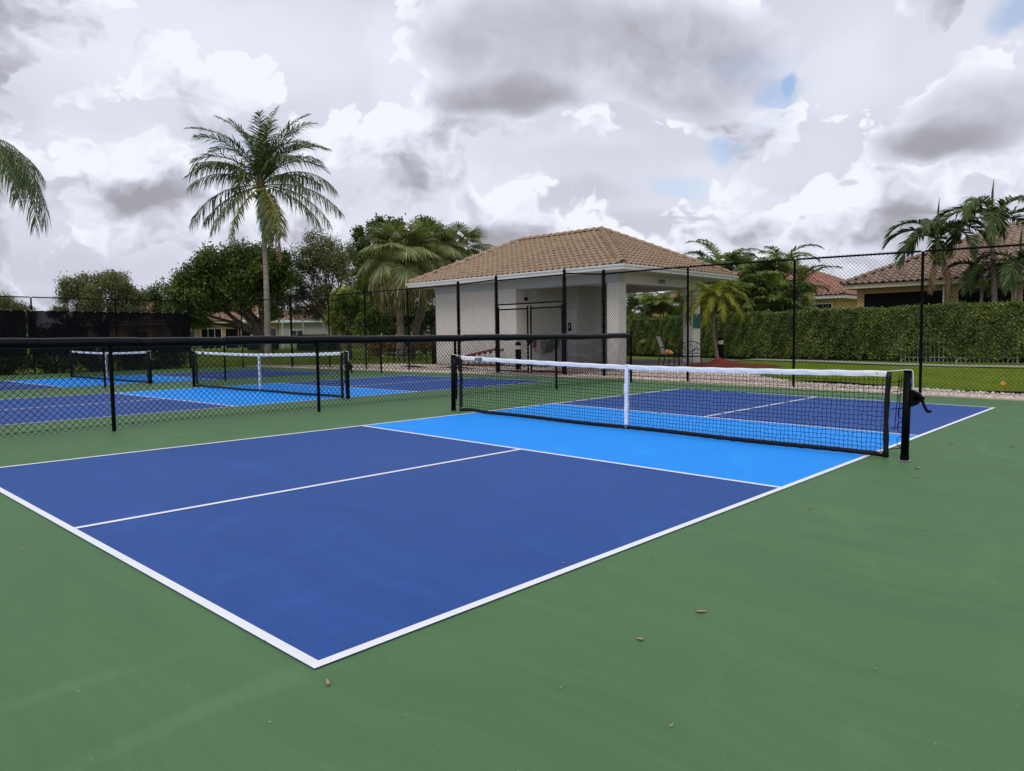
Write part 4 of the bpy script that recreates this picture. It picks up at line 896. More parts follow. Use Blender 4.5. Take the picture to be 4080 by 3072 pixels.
def on_pavilion():
    # fan
    f = thing('ceiling_fan', 'white ceiling fan under the porch ceiling of the pavilion', 'fan', (-14.9, 22.4, 3.44))
    m = MB(); m.tube([(0, 0, 0), (0, 0, -0.18)], 0.02, 8); m.build('down_rod', 'white', f)
    m = MB(); m.tube([(0, 0, -0.12), (0, 0, -0.16), (0, 0, -0.26), (0, 0, -0.30)], [0.09, 0.15, 0.15, 0.07], 14); m.build('motor_housing', 'white', f)
    for k in range(5):
        a = 2 * PI * k / 5 + 0.4; m = MB(); m.box(0.14, 0.72, -0.065, 0.065, -0.235, -0.225); o = m.build('blade', 'white', f); o.rotation_euler = (0.18, 0, a)
    # twin-head emergency lamp, horn box
    f = thing('flood_light', 'beige twin-head wall lamp high on the porch side wall', 'lamp', (-17.5, 21.5, 3.0))
    m = MB(); m.box(0, 0.09, -0.15, 0.15, -0.06, 0.10); m.build('lamp_housing', 'white', f, bevel=0.01)
    for s in (-0.09, 0.07): m = MB(); m.tube([(0.05, s, -0.06), (0.06, s, -0.20), (0.12, s, -0.24)], [0.012, 0.03, 0.045], 8); m.build('lamp_head', 'white', f)
    f = thing('speaker_box', 'small black box on the porch side wall near the front corner', 'wall box', (-17.5, 20.85, 2.72))
    m = MB(); m.box(0, 0.10, -0.06, 0.06, -0.07, 0.07); m.build('box_body', 'black', f, bevel=0.01); m = MB(); m.box(0.10, 0.105, -0.045, 0.045, -0.05, 0.05); m.build('grille', 'iron', f)
    # drinking fountain
    f = thing('drinking_fountain', 'grey steel drinking fountain on the porch side wall behind the gate', 'drinking fountain', (-17.5, 22.2, 0))
    m = MB(); m.prism([(0, 0.50), (0.20, 0.55), (0.34, 0.86), (0.34, 0.98), (0, 0.98)], 1, -0.44, 0.10); m.build('basin_body', 'steel', f, bevel=0.01)
    m = MB(); m.box(0.02, 0.345, -0.43, 0.09, 0.981, 1.0); m.build('basin_top', 'black', f)
    m = MB(); m.tube([(0.22, -0.1, 1.0), (0.22, -0.1, 1.07), (0.25, -0.13, 1.09)], 0.012, 6); m.build('spout', 'alu', f)
    m = MB(); m.prism([(0, 0.66), (0.18, 0.70), (0.30, 1.02), (0.30, 1.12), (0, 1.12)], 1, 0.12, 0.50); m.build('high_basin', 'steel', f, bevel=0.01)
    f = thing('fire_extinguisher', 'red fire extinguisher on the porch side wall beside the drinking fountain', 'extinguisher', (-17.42, 21.3, 0.75))
    m = MB(); m.tube([(0, 0, 0), (0, 0, 0.32), (0, 0, 0.38)], [0.07, 0.07, 0.03], 12); m.build('cylinder_body', 'red', f); m = MB(); m.tube([(0, 0, 0.38), (0, 0, 0.43)], 0.022, 8); m.box(-0.01, 0.01, -0.07, 0.04, 0.42, 0.44); m.build('valve', 'black', f)
    f = thing('notice_board', 'dark green notice board on the outer face of the far porch column', 'sign', (-12.62, 25.86, 1.75))
    m = MB(); m.box(0.002, 0.03, -0.27, 0.27, -0.29, 0.29); m.build('board', 'signgreen', f, bevel=0.006); m = MB(); m.box(0.030, 0.033, -0.04, 0.04, 0.19, 0.25); m.build('emblem', 'cream_trim', f)
    # ladder on its side
    f = thing('ladder', 'dark red stepladder lying on its side along the pavilion front wall', 'ladder', (-20.4, 19.75, 0.03))
    for y, s in ((0.0, 1.0), (0.28, 0.86)):
        m = MB(); m.box(0, 2.45, y - 0.012, y + 0.012, 0.0, 0.085); m.build('rail', 'red', f)
        m = MB(); m.prism([(0.0, 0.28), (2.45, 0.28 + 0.40 * s), (2.45, 0.28 + 0.40 * s + 0.085), (0.0, 0.365)], 1, y - 0.012, y + 0.012); m.build('rail', 'red', f)
        for k in range(7):
            x = 0.25 + k * 0.32; zt1 = 0.28 + 0.40 * s * x / 2.45; m = MB(); m.box(x - 0.03, x + 0.03, y - 0.004 - (0.05 if y == 0 else 0), y + 0.02, 0.087, zt1 - 0.002); o = m.build('step' if y == 0 else 'brace', 'white', f)
    m = MB(); m.box(-0.10, 0.0, -0.03, 0.31, 0.02, 0.36); m.build('ladder_top', 'red', f, bevel=0.01)
    # black edging heaps in the gravel
    for x, y, l, h, lab in ((-20.9, 17.7, 0.95, 0.085, 'black plastic edging strip humped in the gravel, left of the ladder'), (-18.6, 17.9, 1.0, 0.07, 'black plastic edging strip humped in the gravel in front of the ladder')):
        m = MB(); n = 16; P = [(-l + 2 * l * i / n, 0.12 * math.sin(i * 0.5)) for i in range(n + 1)]
        V = []
        for i, (px, py) in enumerate(P):
            hh = 0.012 + h * math.sin(PI * i / n) ** 1.2
            V += [(px, py - 0.03, 0), (px, py - 0.02, hh), (px, py + 0.02, hh + 0.005), (px, py + 0.05, 0)]
        m.add(V, [(i * 4 + k, (i + 1) * 4 + k, (i + 1) * 4 + k + 1, i * 4 + k + 1) for i in range(n) for k in range(3)] + [(0, 1, 2, 3), (n * 4 + 3, n * 4 + 2, n * 4 + 1, n * 4)])
        o = m.build('edging_strip', 'vinyl', smooth=True); o.location = (x, y, 0.015); tag(o, lab, 'edging')
    m = MB(); L = GRAVEL_R[1][2:]; pts = []
    for i in range(len(L) - 1):
        for k in range(10): t_ = k / 10; pts.append((L[i][0] * (1 - t_) + L[i + 1][0] * t_, L[i][1] * (1 - t_) + L[i + 1][1] * t_ + 0.04 * math.sin(i * 10 + k)))
    V = []
    for i, (x, y) in enumerate(pts): z = ztf(x, y) - 0.02; h = 0.075 + 0.035 * math.sin(i * 0.55) ; V += [(x, y - 0.012, z), (x, y - 0.012, z + h), (x, y + 0.012, z + h), (x, y + 0.012, z)]
    m.add(V, [(i * 4 + k, (i + 1) * 4 + k, (i + 1) * 4 + k + 1, i * 4 + k + 1) for i in range(len(pts) - 1) for k in range(3)])
    tag(m.build('edging_strip', 'vinyl'), 'long black plastic edging between the grass and the gravel at right', 'edging')
on_pavilion()
def bollard(x, y, z, label, h=1.05, lit='lens'):
    b = thing('bollard_light', label, 'bollard', (x, y, z), 'domed bollard lights by the pavilion')
    m = MB(); m.tube([(0, 0, 0), (0, 0, h - 0.30)], 0.105, 20); m.build('shaft', 'black', b)
    m = MB(); m.tube([(0, 0, h - 0.30), (0, 0, h - 0.155)], 0.096, 20); m.build('lens', lit, b)
    m = MB(); m.dome((0, 0, h - 0.155), 0.112, 20, 6, 1.25); m.build('dome_cap', 'black', b, smooth=True)
    m = MB(); m.tube([(0, 0, 0.001), (0, 0, 0.03)], 0.12, 20); m.build('base_plate', 'black', b)
bollard(-15.46, 18.16, 0.0, 'black domed bollard light behind the left leaf of the gate')
bollard(-10.57, 23.99, 0.06, 'black domed bollard light beside the small date palm in the red mulch', 1.06)

# ------------------------------------------------------------------ garden furniture
def iron_chair(x, y, z, rz, label, w=0.56, kind='chair', grp='black iron chairs and bench'):
    c = thing('iron_chair' if kind == 'chair' else 'iron_bench', label, kind, (x, y, z), grp, rz)
    hw = w / 2
    m = MB()
    for k in range(7): yy = -0.22 + k * 0.072; m.tube([(-hw, yy, 0.43), (hw, yy, 0.43)], 0.009, 6)
    for sx in (-1, 1): m.tube([(sx * hw, -0.24, 0.43), (sx * hw, 0.22, 0.43)], 0.014, 6)
    m.box(-hw, hw, -0.235, 0.215, 0.405, 0.418); m.build('seat', 'iron', c)
    m = MB(); n = 14
    m.tube([(-hw, 0.22, 0.43), (-hw, 0.28, 0.78), (-hw * 0.5, 0.31, 0.90), (0, 0.315, 0.94), (hw * 0.5, 0.31, 0.90), (hw, 0.28, 0.78), (hw, 0.22, 0.43)], 0.014, 6)
    m.tube([(-hw, 0.235, 0.52), (hw, 0.235, 0.52)], 0.011, 6)
    for cx, cz, r in ((0, 0.70, 0.12), (-hw * 0.55, 0.64, 0.09), (hw * 0.55, 0.64, 0.09)):
        m.tube([(cx + r * math.cos(a), 0.225 + (cz + r * math.sin(a) - 0.43) * 0.17, cz + r * math.sin(a)) for a in np.linspace(0, 2 * PI, 15)], 0.008, 5)
    m.tube([(0, 0.245, 0.52), (0, 0.31, 0.93)], 0.008, 5)
    for sx in (-1, 1):
        m.tube([(0, 0.245, 0.54), (sx * hw * 0.5, 0.27, 0.66), (sx * hw * 0.3, 0.30, 0.84)], 0.008, 5); m.tube([(sx * hw, 0.25, 0.60), (sx * hw * 0.5, 0.28, 0.74), (sx * hw * 0.55, 0.30, 0.88)], 0.008, 5)
    m.build('backrest', 'iron', c)
    for sx in (-1, 1):
        m = MB(); m.tube([(sx * hw, 0.25, 0.66), (sx * (hw + 0.03), 0.0, 0.67), (sx * (hw + 0.03), -0.22, 0.66), (sx * (hw + 0.02), -0.26, 0.60), (sx * hw, -0.24, 0.43)], 0.013, 6); m.build('armrest', 'iron', c)
        m = MB(); m.tube([(sx * hw, -0.24, 0.43), (sx * (hw + 0.01), -0.25, 0.2), (sx * (hw + 0.02), -0.29, 0.0)], 0.013, 6); m.build('leg', 'iron', c)
        m = MB(); m.tube([(sx * hw, 0.22, 0.43), (sx * (hw + 0.01), 0.25, 0.2), (sx * (hw + 0.02), 0.33, 0.0)], 0.013, 6); m.build('leg', 'iron', c)
        m = MB(); m.tube([(sx * (hw * 0.2), -0.245, 0.40), (sx * (hw * 0.75), -0.245, 0.33), (sx * (hw + 0.005), -0.25, 0.18)], 0.009, 5); m.build('leg_brace', 'iron', c)
    return c
def sling_chair(x, y, z, rz, label):
    c = thing('sling_chair', label, 'chair', (x, y, z), None, rz); hw = 0.29
    m = MB(); V = [(sx * hw, yy, zz) for yy, zz in ((-0.26, 0.43), (0.0, 0.39), (0.20, 0.41)) for sx in (-1, 1)]; V += [(a, b, c2 - 0.008) for a, b, c2 in V]
    m.add(V, [(0, 1, 3, 2), (2, 3, 5, 4), (6, 8, 9, 7), (8, 10, 11, 9), (0, 2, 8, 6), (1, 7, 9, 3)]); m.build('seat', 'sling', c)
    m = MB(); V = [(sx * hw, yy, zz) for yy, zz in ((0.20, 0.41), (0.30, 0.75), (0.42, 1.08)) for sx in (-1, 1)]; V += [(a, b + 0.008, c2) for a, b, c2 in V]
    m.add(V, [(0, 1, 3, 2), (2, 3, 5, 4), (6, 8, 9, 7), (8, 10, 11, 9), (4, 5, 11, 10), (0, 2, 8, 6), (1, 7, 9, 3)]); m.build('backrest', 'sling', c)
    m = MB(); m.tube([(-hw, 0.42, 1.08), (0, 0.44, 1.13), (hw, 0.42, 1.08)], 0.014, 6); m.build('top_bar', 'iron', c)
    for sx in (-1, 1):
        m = MB(); m.tube([(sx * (hw + 0.012), -0.27, 0.43), (sx * (hw + 0.012), 0.2, 0.41), (sx * (hw + 0.012), 0.30, 0.75), (sx * (hw + 0.012), 0.42, 1.08)], 0.015, 6); m.build('side_rail', 'iron', c)
        m = MB(); m.tube([(sx * (hw + 0.03), 0.27, 0.66), (sx * (hw + 0.05), 0.0, 0.68), (sx * (hw + 0.05), -0.20, 0.65), (sx * (hw + 0.05), -0.30, 0.52), (sx * (hw + 0.04), -0.29, 0.3)], 0.02, 8); m.build('armrest', 'iron', c)
        m = MB(); m.tube([(sx * (hw + 0.04), -0.29, 0.32), (sx * (hw + 0.04), -0.30, 0.0)], 0.018, 8); m.build('leg', 'iron', c)
        m = MB(); m.tube([(sx * (hw + 0.03), 0.22, 0.42), (sx * (hw + 0.04), 0.33, 0.0)], 0.018, 8); m.build('leg', 'iron', c)
    return c
sling_chair(-11.75, 22.30, 0.06, R(45 + 60), 'high-backed taupe sling chair in front of the far porch column')
iron_chair(-10.55, 21.35, 0.02, R(45 - 55), 'black scrolled iron bench on the gravel in front of the far porch column', 1.02, 'bench')
b = MB(); b.ball((0, 0, 0.10), 0.13, 10, 7, 0.8); b.ball((0.10, 0.02, 0.07), 0.10, 10, 7, 0.75); o = b.build('cloth_bundle', 'orange', smooth=True); o.location = (-11.78, 22.28, 0.46); tag(o, 'small orange and tan cloth bundle on the sling chair seat', 'cloth')
iron_chair(-25.30, 19.1, 0.02, R(43 + 100), 'leftmost black iron chair, at the edge of the lawn near the fan palm')
iron_chair(-24.55, 20.4, 0.02, R(43 - 20), 'black iron chair just right of the fan palm trunk')
iron_chair(-23.75, 20.1, 0.02, R(43 + 60), 'black iron chair between the fan palm and the pavilion wall')
iron_chair(-23.55, 21.6, 0.02, R(43 - 60), 'black iron chair farthest back, beside the pavilion end wall')
def table(x, y, label, w=0.5):
    t = thing('patio_table', label, 'table', (x, y, 0.02), 'black patio tables'); m = MB(); m.tube([(0, 0, 0.70), (0, 0, 0.725)], w, 24); m.build('table_top', 'iron', t)
    for k in range(4):
        a = PI / 4 + k * PI / 2; m = MB(); m.tube([(0.15 * math.cos(a), 0.15 * math.sin(a), 0.70), (0.22 * math.cos(a), 0.22 * math.sin(a), 0.35), (w * .8 * math.cos(a), w * .8 * math.sin(a), 0.0)], 0.016, 6); m.build('leg', 'iron', t)
table(-24.3, 21.4, 'round black patio table behind the iron chairs by the fan palm', 0.55)
table(-25.25, 20.2, 'low round black patio table in front of the fan palm trunk', 0.42)
def litter_bin():
    t = thing('litter_bin', 'black slatted litter bin beside the pavilion end wall', 'bin', (-22.95, 20.9, 0.02)); m = MB(); m.tube([(0, 0, 0), (0, 0, 0.72)], 0.21, 16); m.build('liner', 'iron', t)
    m = MB()
    for k in range(16): a = 2 * PI * k / 16; m.tube([(0.24 * math.cos(a), 0.24 * math.sin(a), 0), (0.26 * math.cos(a), 0.26 * math.sin(a), 0.8)], 0.014, 4)
    m.build('slats', 'iron', t, kind='stuff'); m = MB(); m.tube([(0, 0, 0.78), (0, 0, 0.82)], 0.27, 16); m.build('rim', 'iron', t)
litter_bin()
def yellow_marker():
    z = ztf(-0.75, 18.49); m = MB()
    for k in range(3):
        a = 2 * PI * k / 3 + 0.3; cx, cy = 0.05 * math.cos(a), 0.05 * math.sin(a); m.tube([(cx, cy, 0.0), (cx * 0.7, cy * 0.7, 0.10), (0, 0, 0.16)], [0.045, 0.040, 0.016], 8)
    m.ball((0, 0, 0.15), 0.028, 8, 6); o = m.build('lawn_marker', 'yellow', smooth=True); o.location = (-0.75, 18.49, z); o.scale = (0.75, 0.75, 0.75); tag(o, 'small yellow plastic marker standing on the lawn at far right', 'marker')
yellow_marker()

# ------------------------------------------------------------------ houses
def window(parent, x0, x1, z0, z1, y, frame='white', glass='glass', mull=1, fw=0.05):
    m = MB(); m.box(x0 - fw, x1 + fw, y - 0.05, y - 0.002, z0 - fw, z0); m.box(x0 - fw, x1 + fw, y - 0.05, y - 0.002, z1, z1 + fw); m.box(x0 - fw, x0, y - 0.05, y - 0.002, z0, z1); m.box(x1, x1 + fw, y - 0.05, y - 0.002, z0, z1)
    for k in range(1, mull): x = x0 + (x1 - x0) * k / mull; m.box(x - 0.02, x + 0.02, y - 0.045, y - 0.003, z0, z1)
    w = m.build('window', frame, parent); g = MB(); g.box(x0, x1, y - 0.020, y - 0.004, z0, z1); g.build('pane', glass, w); return w
def house(name, label, loc, rz, w, d, eave, rise, wall, tiles, wins, trim='cream_trim', overhang=0.5, maxn=200, inset=None, back=False):
    H = thing(name, label, 'house', loc, None, rz)
    m = MB(); m.box(0, w, 0, d, -0.3, eave - 0.02); m.build('wall', wall, H)
    m = MB(); m.box(-overhang, w + overhang, -overhang, d + overhang, eave - 0.20, eave - 0.002); m.build('fascia', trim, H)
    ins = inset or d / 2 + overhang
    hip_roof(H, -overhang - 0.05, w + overhang + 0.05, -overhang - 0.05, d + overhang + 0.05, eave, -overhang + ins, w + overhang - ins, d / 2, eave + rise, tiles, root=loc, rz=rz, maxn=maxn, tw=0.30, ex=0.34, back=back)
    for q in wins: window(H, *q[:4], 0, *(q[4:]))
    return H
H = house('tan_house', 'ochre stucco house with greyed tan tile roof behind the hedge at right', (-9.85, 36.55, 0.1), 0, 17, 10.5, 3.40, 2.75, 'tan_wall', 'tile_grey',
      [(0.35, 3.72, 1.0, 2.95, 'tan_wall', 'screen', 1), (4.35, 6.35, 1.0, 2.95, 'tan_wall', 'screen', 1), (6.75, 9.6, 1.0, 2.95, 'tan_wall', 'screen', 1)], maxn=300)
m = MB(); m.box(3.74, 3.80, -0.10, -0.055, 0.6, 3.18); m.box(6.50, 6.57, -0.10, -0.055, 0.6, 3.18); m.build('white_post', 'white', H)
hip_roof(H, 5.2, 16.0, 5.0, 15.0, 4.6, 9.6, 11.6, 10.0, 7.6, 'tile_grey', root=(-9.85, 36.55, 0.1), maxn=0, tw=0.30, ex=0.34, back=False)
H = house('red_roof_house', 'house with red blend tile roof, half hidden behind the palms at right', (-29.5, 48.5, 0.2), 0, 14.6, 13.0, 3.45, 3.15, 'tan_wall', 'tile_red',
      [(9.2, 10.6, 0.4, 2.9, 'white', 'screen', 1), (11.0, 12.5, 0.4, 2.9, 'white', 'screen', 1), (12.75, 14.2, 0.4, 2.9, 'white', 'screen', 1)], trim='white', maxn=300)
def left_houses():
    c, s = math.cos(R(42.93)), math.sin(R(42.93))
    def at(X, D): return (CAM[0] + X * c - D * s, CAM[1] + X * s + D * c)
    x, y = at(-30.5, 67.5)
    house('yellow_house', 'yellow stucco house with salmon tile roof behind the big dark tree', (x, y, 0.6), R(42.93), 10.0, 9.5, 2.45, 2.3, 'tan_wall', 'tile_pink',
          [(2.4, 4.2, -0.1, 1.75, 'white', 'screen', 3), (4.6, 6.9, -0.1, 1.75, 'tan_wall', 'screen', 2), (7.4, 9.2, -0.1, 1.75, 'white', 'glass', 2), (0.5, 1.8, 0.2, 1.6, 'white', 'glass', 2)], maxn=150)
    x, y = at(-20.9, 67.0)
    house('grey_house', 'grey house with salmon tile roof and white-framed screen enclosure behind the coconut palm', (x, y, 0.6), R(42.93), 12.5, 9.5, 2.45, 2.6, 'grey_wall', 'tile_pink',
          [(5.0, 6.6, -0.1, 1.8, 'white', 'screen', 1), (7.8, 9.3, 0.4, 1.7, 'white', 'screen', 2), (9.8, 11.8, -0.1, 1.7, 'white', 'screen', 2), (1.0, 2.2, 0.3, 1.5, 'white', 'glass', 2)], trim='white', maxn=150)
    # screen enclosure: thin white frame with pyramid roof
    x, y = at(-22.3, 61.5)
    e = thing('screen_enclosure', 'white aluminium screen enclosure in front of the grey house', 'enclosure', (x, y, 0.6), None, R(42.93)); m = MB(); wdt, dp, h = 6.8, 4.6, 2.25
    for i in range(5): m.tube([(wdt * i / 4, 0, -0.3), (wdt * i / 4, 0, h)], 0.045, 5)
    for yy in (dp * .5, dp): m.tube([(0, yy, -0.3), (0, yy, h)], 0.045, 5); m.tube([(wdt, yy, -0.3), (wdt, yy, h)], 0.045, 5)
    m.tube([(0, 0, h), (wdt, 0, h), (wdt, dp, h), (0, dp, h), (0, 0, h)], 0.06, 5); m.tube([(0, 0, 0.75), (wdt, 0, 0.75)], 0.035, 5)
    m.tube([(0, 0, h), (1.6, dp, h + 1.1)], 0.045, 5); m.tube([(wdt, 0, h), (wdt - 1.6, dp, h + 1.1)], 0.045, 5); m.tube([(wdt / 2, 0, h), (wdt / 2, dp, h + 1.1)], 0.045, 5); m.tube([(1.6, dp, h + 1.1), (wdt - 1.6, dp, h + 1.1)], 0.045, 5)
    m.tube([(wdt * .25, 0, -.3), (wdt * .5, 0, .75)], 0.03, 4); m.build('frame', 'white', e)
    x, y = at(-45.5, 80.0)
    house('orange_roof_house', 'house with salmon tile roof seen through the black windscreen', (x, y, 0.6), R(42.93), 11.5, 10.0, 2.7, 2.6, 'tan_wall', 'tile_red', [(1.0, 2.4, 0.5, 1.9, 'white', 'glass', 2), (5.0, 6.4, 0.5, 1.9, 'white', 'glass', 2)], maxn=60)
    # low garden wall by the mango tree
    x, y = at(-15.4, 63.5)
    w = thing('garden_wall', 'low ochre garden wall behind the mango tree', 'wall', (x, y, 0.55), None, R(42.93)); m = MB(); m.box(0, 4.2, 0, 0.2, -0.3, 1.35); m.build('wall_panel', 'tan_wall', w); m = MB(); m.box(-0.04, 4.24, -0.04, 0.24, 1.352, 1.45); m.build('coping', 'cream_trim', w)
    # white posts of the boundary rail behind the palms
    x, y = at(-8.2, 47.0)
    f = thing('white_fence', 'thin white metal fence standing behind the fan palms', 'fence', (x, y, 0.05), None, R(42.93))
    for i in range(6): m = MB(); m.box(i * 0.95 - 0.025, i * 0.95 + 0.025, -0.025, 0.025, 0, 1.55 - 0.1 * (i % 2)); m.build('post', 'white', f)
    for zz in (0.25, 1.3): m = MB(); m.box(0.027, 4.72, -0.012, 0.012, zz, zz + 0.03); m.build('rail', 'white', f)
left_houses()

# ------------------------------------------------------------------ palms
VIEW_AZ = R(42.93)                      # compass frame of the site plan used below: angle 0 = along the lawn path (right), 90 = away
def ang(a): return R(a) + VIEW_AZ
def frond_arrays(az, e0, e1, L, n=40, ll=0.5, lw=0.03, t0=0.16, vee=25, droop=0.6, pw=1.2, twist=0.0, seed=0, a0=70, a1=22):
    g = np.random.default_rng(seed); K = 12; t = np.linspace(0, 1, K + 1); el = R(1) * (e0 + (e1 - e0) * t ** pw)
    h = np.array([math.cos(az), math.sin(az), 0]); T = h[None] * np.cos(el)[:, None] + np.array([0, 0, 1.0])[None] * np.sin(el)[:, None]
    P = np.concatenate([[np.zeros(3)], np.cumsum((T[:-1] + T[1:]) / 2 * L / K, 0)])
    S0 = np.array([math.sin(az), -math.cos(az), 0]); out = []
    tt = np.linspace(t0, 0.995, n); Pi = np.stack([np.interp(tt, t, P[:, k]) for k in range(3)], 1); Ti = np.stack([np.interp(tt, t, T[:, k]) for k in range(3)], 1); Ti /= np.linalg.norm(Ti, axis=1)[:, None]
    Ni = np.cross(np.broadcast_to(S0, Ti.shape), Ti); tw = twist * tt
    S = S0[None] * np.cos(tw)[:, None] + Ni * np.sin(tw)[:, None]; N = np.cross(S, Ti)
    for sg in (-1, 1):
        al = R(1) * (a0 + (a1 - a0) * tt + g.normal(0, 5, n)); be = R(1) * (vee + g.normal(0, 9, n))
        l = ll * np.clip(np.sin(PI * (0.13 + 0.80 * (tt - t0) / (1 - t0))), 0.12, 1) ** 0.65 * g.uniform(0.85, 1.1, n)
        D = Ti * np.cos(al)[:, None] + sg * S * (np.sin(al) * np.cos(be))[:, None] + N * (np.sin(al) * np.sin(be))[:, None]
        gz = np.array([0, 0, -1.0]); dr = droop * g.uniform(0.7, 1.3, n)
        mid = Pi + D * (l * 0.5)[:, None] + gz * (dr * l * 0.14)[:, None]; tip = Pi + D * (l * (1 - 0.12 * dr))[:, None] + gz * (dr * l * 0.55)[:, None]
        Wv = Ti - D * np.sum(Ti * D, 1)[:, None]; Wv /= np.linalg.norm(Wv, axis=1)[:, None] + 1e-9
        Wv = Wv + g.normal(0, 0.25, Wv.shape); w = lw * 0.5
        out.append(np.stack([Pi - Wv * w * .8, Pi + Wv * w * .8, mid - Wv * w, mid + Wv * w, tip], 1))
    V = np.concatenate(out); m = len(V); b = 5 * np.arange(m)[:, None]
    return V.reshape(-1, 3), [np.concatenate([b, b + 1, b + 3, b + 2], 1), np.concatenate([b + 2, b + 3, b + 4], 1)], P
def add_frond(parent, origin, az, e0, e1, L, leaf_mat, rib_mat, rr=0.022, name='frond', **k):
    V, F, P = frond_arrays(az, e0, e1, L, **k)
    o = link(name, fast_mesh(name, V, F), leaf_mat, parent); o.location = origin
    m = MB(); m.tube([tuple(p) for p in P], [rr * (1 - 0.82 * i / (len(P) - 1)) for i in range(len(P))], 5); m.build('midrib', rib_mat, o)
    return o
def trunk(parent, pts, rads, mat, rings=0.0, n=12, name='trunk'):
    """tapered trunk through points; rings>0 adds leaf-scar ridges"""
    P = [Vector(p) for p in pts]; out = []; rr = []; tot = sum((P[i + 1] - P[i]).length for i in range(len(P) - 1)); N = max(10, int(tot / 0.11)) if rings else 14
    for i in range(N + 1):
        f = i / N * (len(P) - 1); k = min(int(f), len(P) - 2); u = f - k
        a, b = P[max(k - 1, 0)], P[min(k + 2, len(P) - 1)]
        p = 0.5 * ((2 * P[k]) + (P[k + 1] - a) * u + (2 * a - 5 * P[k] + 4 * P[k + 1] - b) * u * u + (3 * P[k] - a - 3 * P[k + 1] + b) * u ** 3)
        out.append(p); rr.append((rads[k] * (1 - u) + rads[k + 1] * u) * (1 + rings * (0.5 if i % 2 else -0.5)))
    m = MB(); m.tube(out, rr, n); return m.build(name, mat, parent, smooth=not rings)

def coconut():
    base, top = Vector((-38.91, 21.34, 0.01)), Vector((-39.57, 21.64, 10.51))
    T = thing('coconut_palm', 'tall coconut palm with bare ringed trunk rising above the fence at left', 'palm', base)
    mid = Vector((-39.20, 21.54, 5.42)) - base; up = top - base
    trunk(T, [(0, 0, -0.3), (0.02, 0, 0.5), tuple(mid), tuple(up)], [0.34, 0.22, 0.155, 0.12], 'bark_palm', 0.05, 14)
    o = tuple(up + Vector((0, 0, 0.05)))
    fr = [  # bearing in the site plan (0 right, 90 away, 180 left, 270 toward), start and end elevation, length
        (8, 86, 30, 5.3), (172, 85, 22, 5.5), (75, 88, 50, 5.2), (130, 84, 10, 5.2), (40, 82, 2, 5.2), (225, 86, 35, 4.6), (310, 84, 20, 4.6), (350, 80, 8, 5.3),
        (188, 74, -14, 5.4), (352, 68, -20, 5.2), (150, 72, -10, 5.3), (95, 74, 0, 5.0), (212, 66, -22, 4.6), (328, 66, -20, 4.6),
        (15, 82, 18, 5.0), (290, 84, 26, 4.4), (5, 60, -30, 5.1), (190, 54, -40, 5.0), (110, 60, -20, 4.8), 
        (186, 58, -34, 5.2), (354, 56, -36, 5.2), (222, 52, -40, 4.8), (322, 54, -38, 4.7), (140, 58, -26, 5.0), (40, 56, -28, 5.0),
        (180, 46, -48, 5.2), (202, 34, -52, 4.9), (2, 42, -48, 5.2), (338, 34, -56, 4.6), (60, 44, -36, 5.0), (125, 44, -40, 4.9),
        (183, 6, -68, 5.2), (168, -4, -62, 4.6), (358, 4, -62, 5.3), (346, -8, -66, 5.1), (95, 0, -60, 4.6), (30, -4, -62, 4.7), (212, -20, -76, 4.4)]
    jr = random.Random(77)
    for i, (a, e0, e1, L) in enumerate(fr):
        a += jr.uniform(-9, 9); e0 += jr.uniform(-6, 6); e1 += jr.uniform(-12, 12); L *= jr.uniform(0.86, 1.08)
        add_frond(T, o, ang(a), e0, e1, L, 'lf_coco', 'rachis_dk', 0.035, n=60, ll=1.16, lw=0.05, a0=80, a1=38, vee=(20 if e0 > 50 else 0), droop=(0.6 if e0 > 60 else 1.35), seed=i, twist=0.25 * ((i % 3) - 1))
    add_frond(T, o, ang(225), -38, -88, 4.3, 'lf_coco_y', 'rachis', 0.045, n=76, ll=0.95, lw=0.05, a0=82, a1=40, vee=-5, droop=0.6, seed=50)
    add_frond(T, o, ang(318), -34, -84, 4.0, 'lf_coco_y', 'rachis', 0.045, n=76, ll=1.0, lw=0.05, a0=85, a1=42, vee=-10, droop=1.0, seed=51)
    add_frond(T, o, ang(300), -46, -86, 3.8, 'lf_coco', 'rachis_dk', 0.035, n=76, ll=1.0, lw=0.06, vee=-10, droop=1.0, seed=52)
    f = add_frond(T, o, ang(322), -52, -89, 4.9, 'straw', 'fibre', 0.03, n=44, ll=0.7, lw=0.04, vee=-40, droop=1.5, seed=53); f['label'] = 'dead brown frond hanging down'
    m = MB(); m.tube([(0, 0, 0), (0.05, 0, 1.1), (0.16, 0.03, 2.3)], [0.05, 0.06, 0.012], 6); s = m.build('spear', 'lf_coco', T); s.location = o
    rr = random.Random(5)
    for k in range(26):
        a = rr.uniform(0, 2 * PI); q = rr.uniform(0.22, 0.50); m = MB(); m.ball((0, 0, 0), 0.115, 8, 6, 1.25); c = m.build('coconut', 'coconut', T, smooth=True)
        c.location = (o[0] + q * math.cos(a), o[1] + q * math.sin(a), o[2] - 0.08 - rr.uniform(0, 0.62)); c.rotation_euler = (rr.uniform(-.5, .5), rr.uniform(-.5, .5), 0)
    m = MB(); m.tube([(0, 0, -0.45), (0, 0, -0.1), (0, 0, 0.45)], [0.13, 0.24, 0.16], 12); s = m.build('leaf_bases', 'fibre', T); s.location = o
    m = MB(); m.prism([(-0.05, 0), (0.05, 0.02), (0.10, 0.35), (0.02, 0.55), (-0.06, 0.3)], 1, -0.04, 0.04); s = m.build('flower_sheath', 'straw', T); s.location = (o[0] - 0.1, o[1] - 0.25, o[2] - 0.1)
coconut()

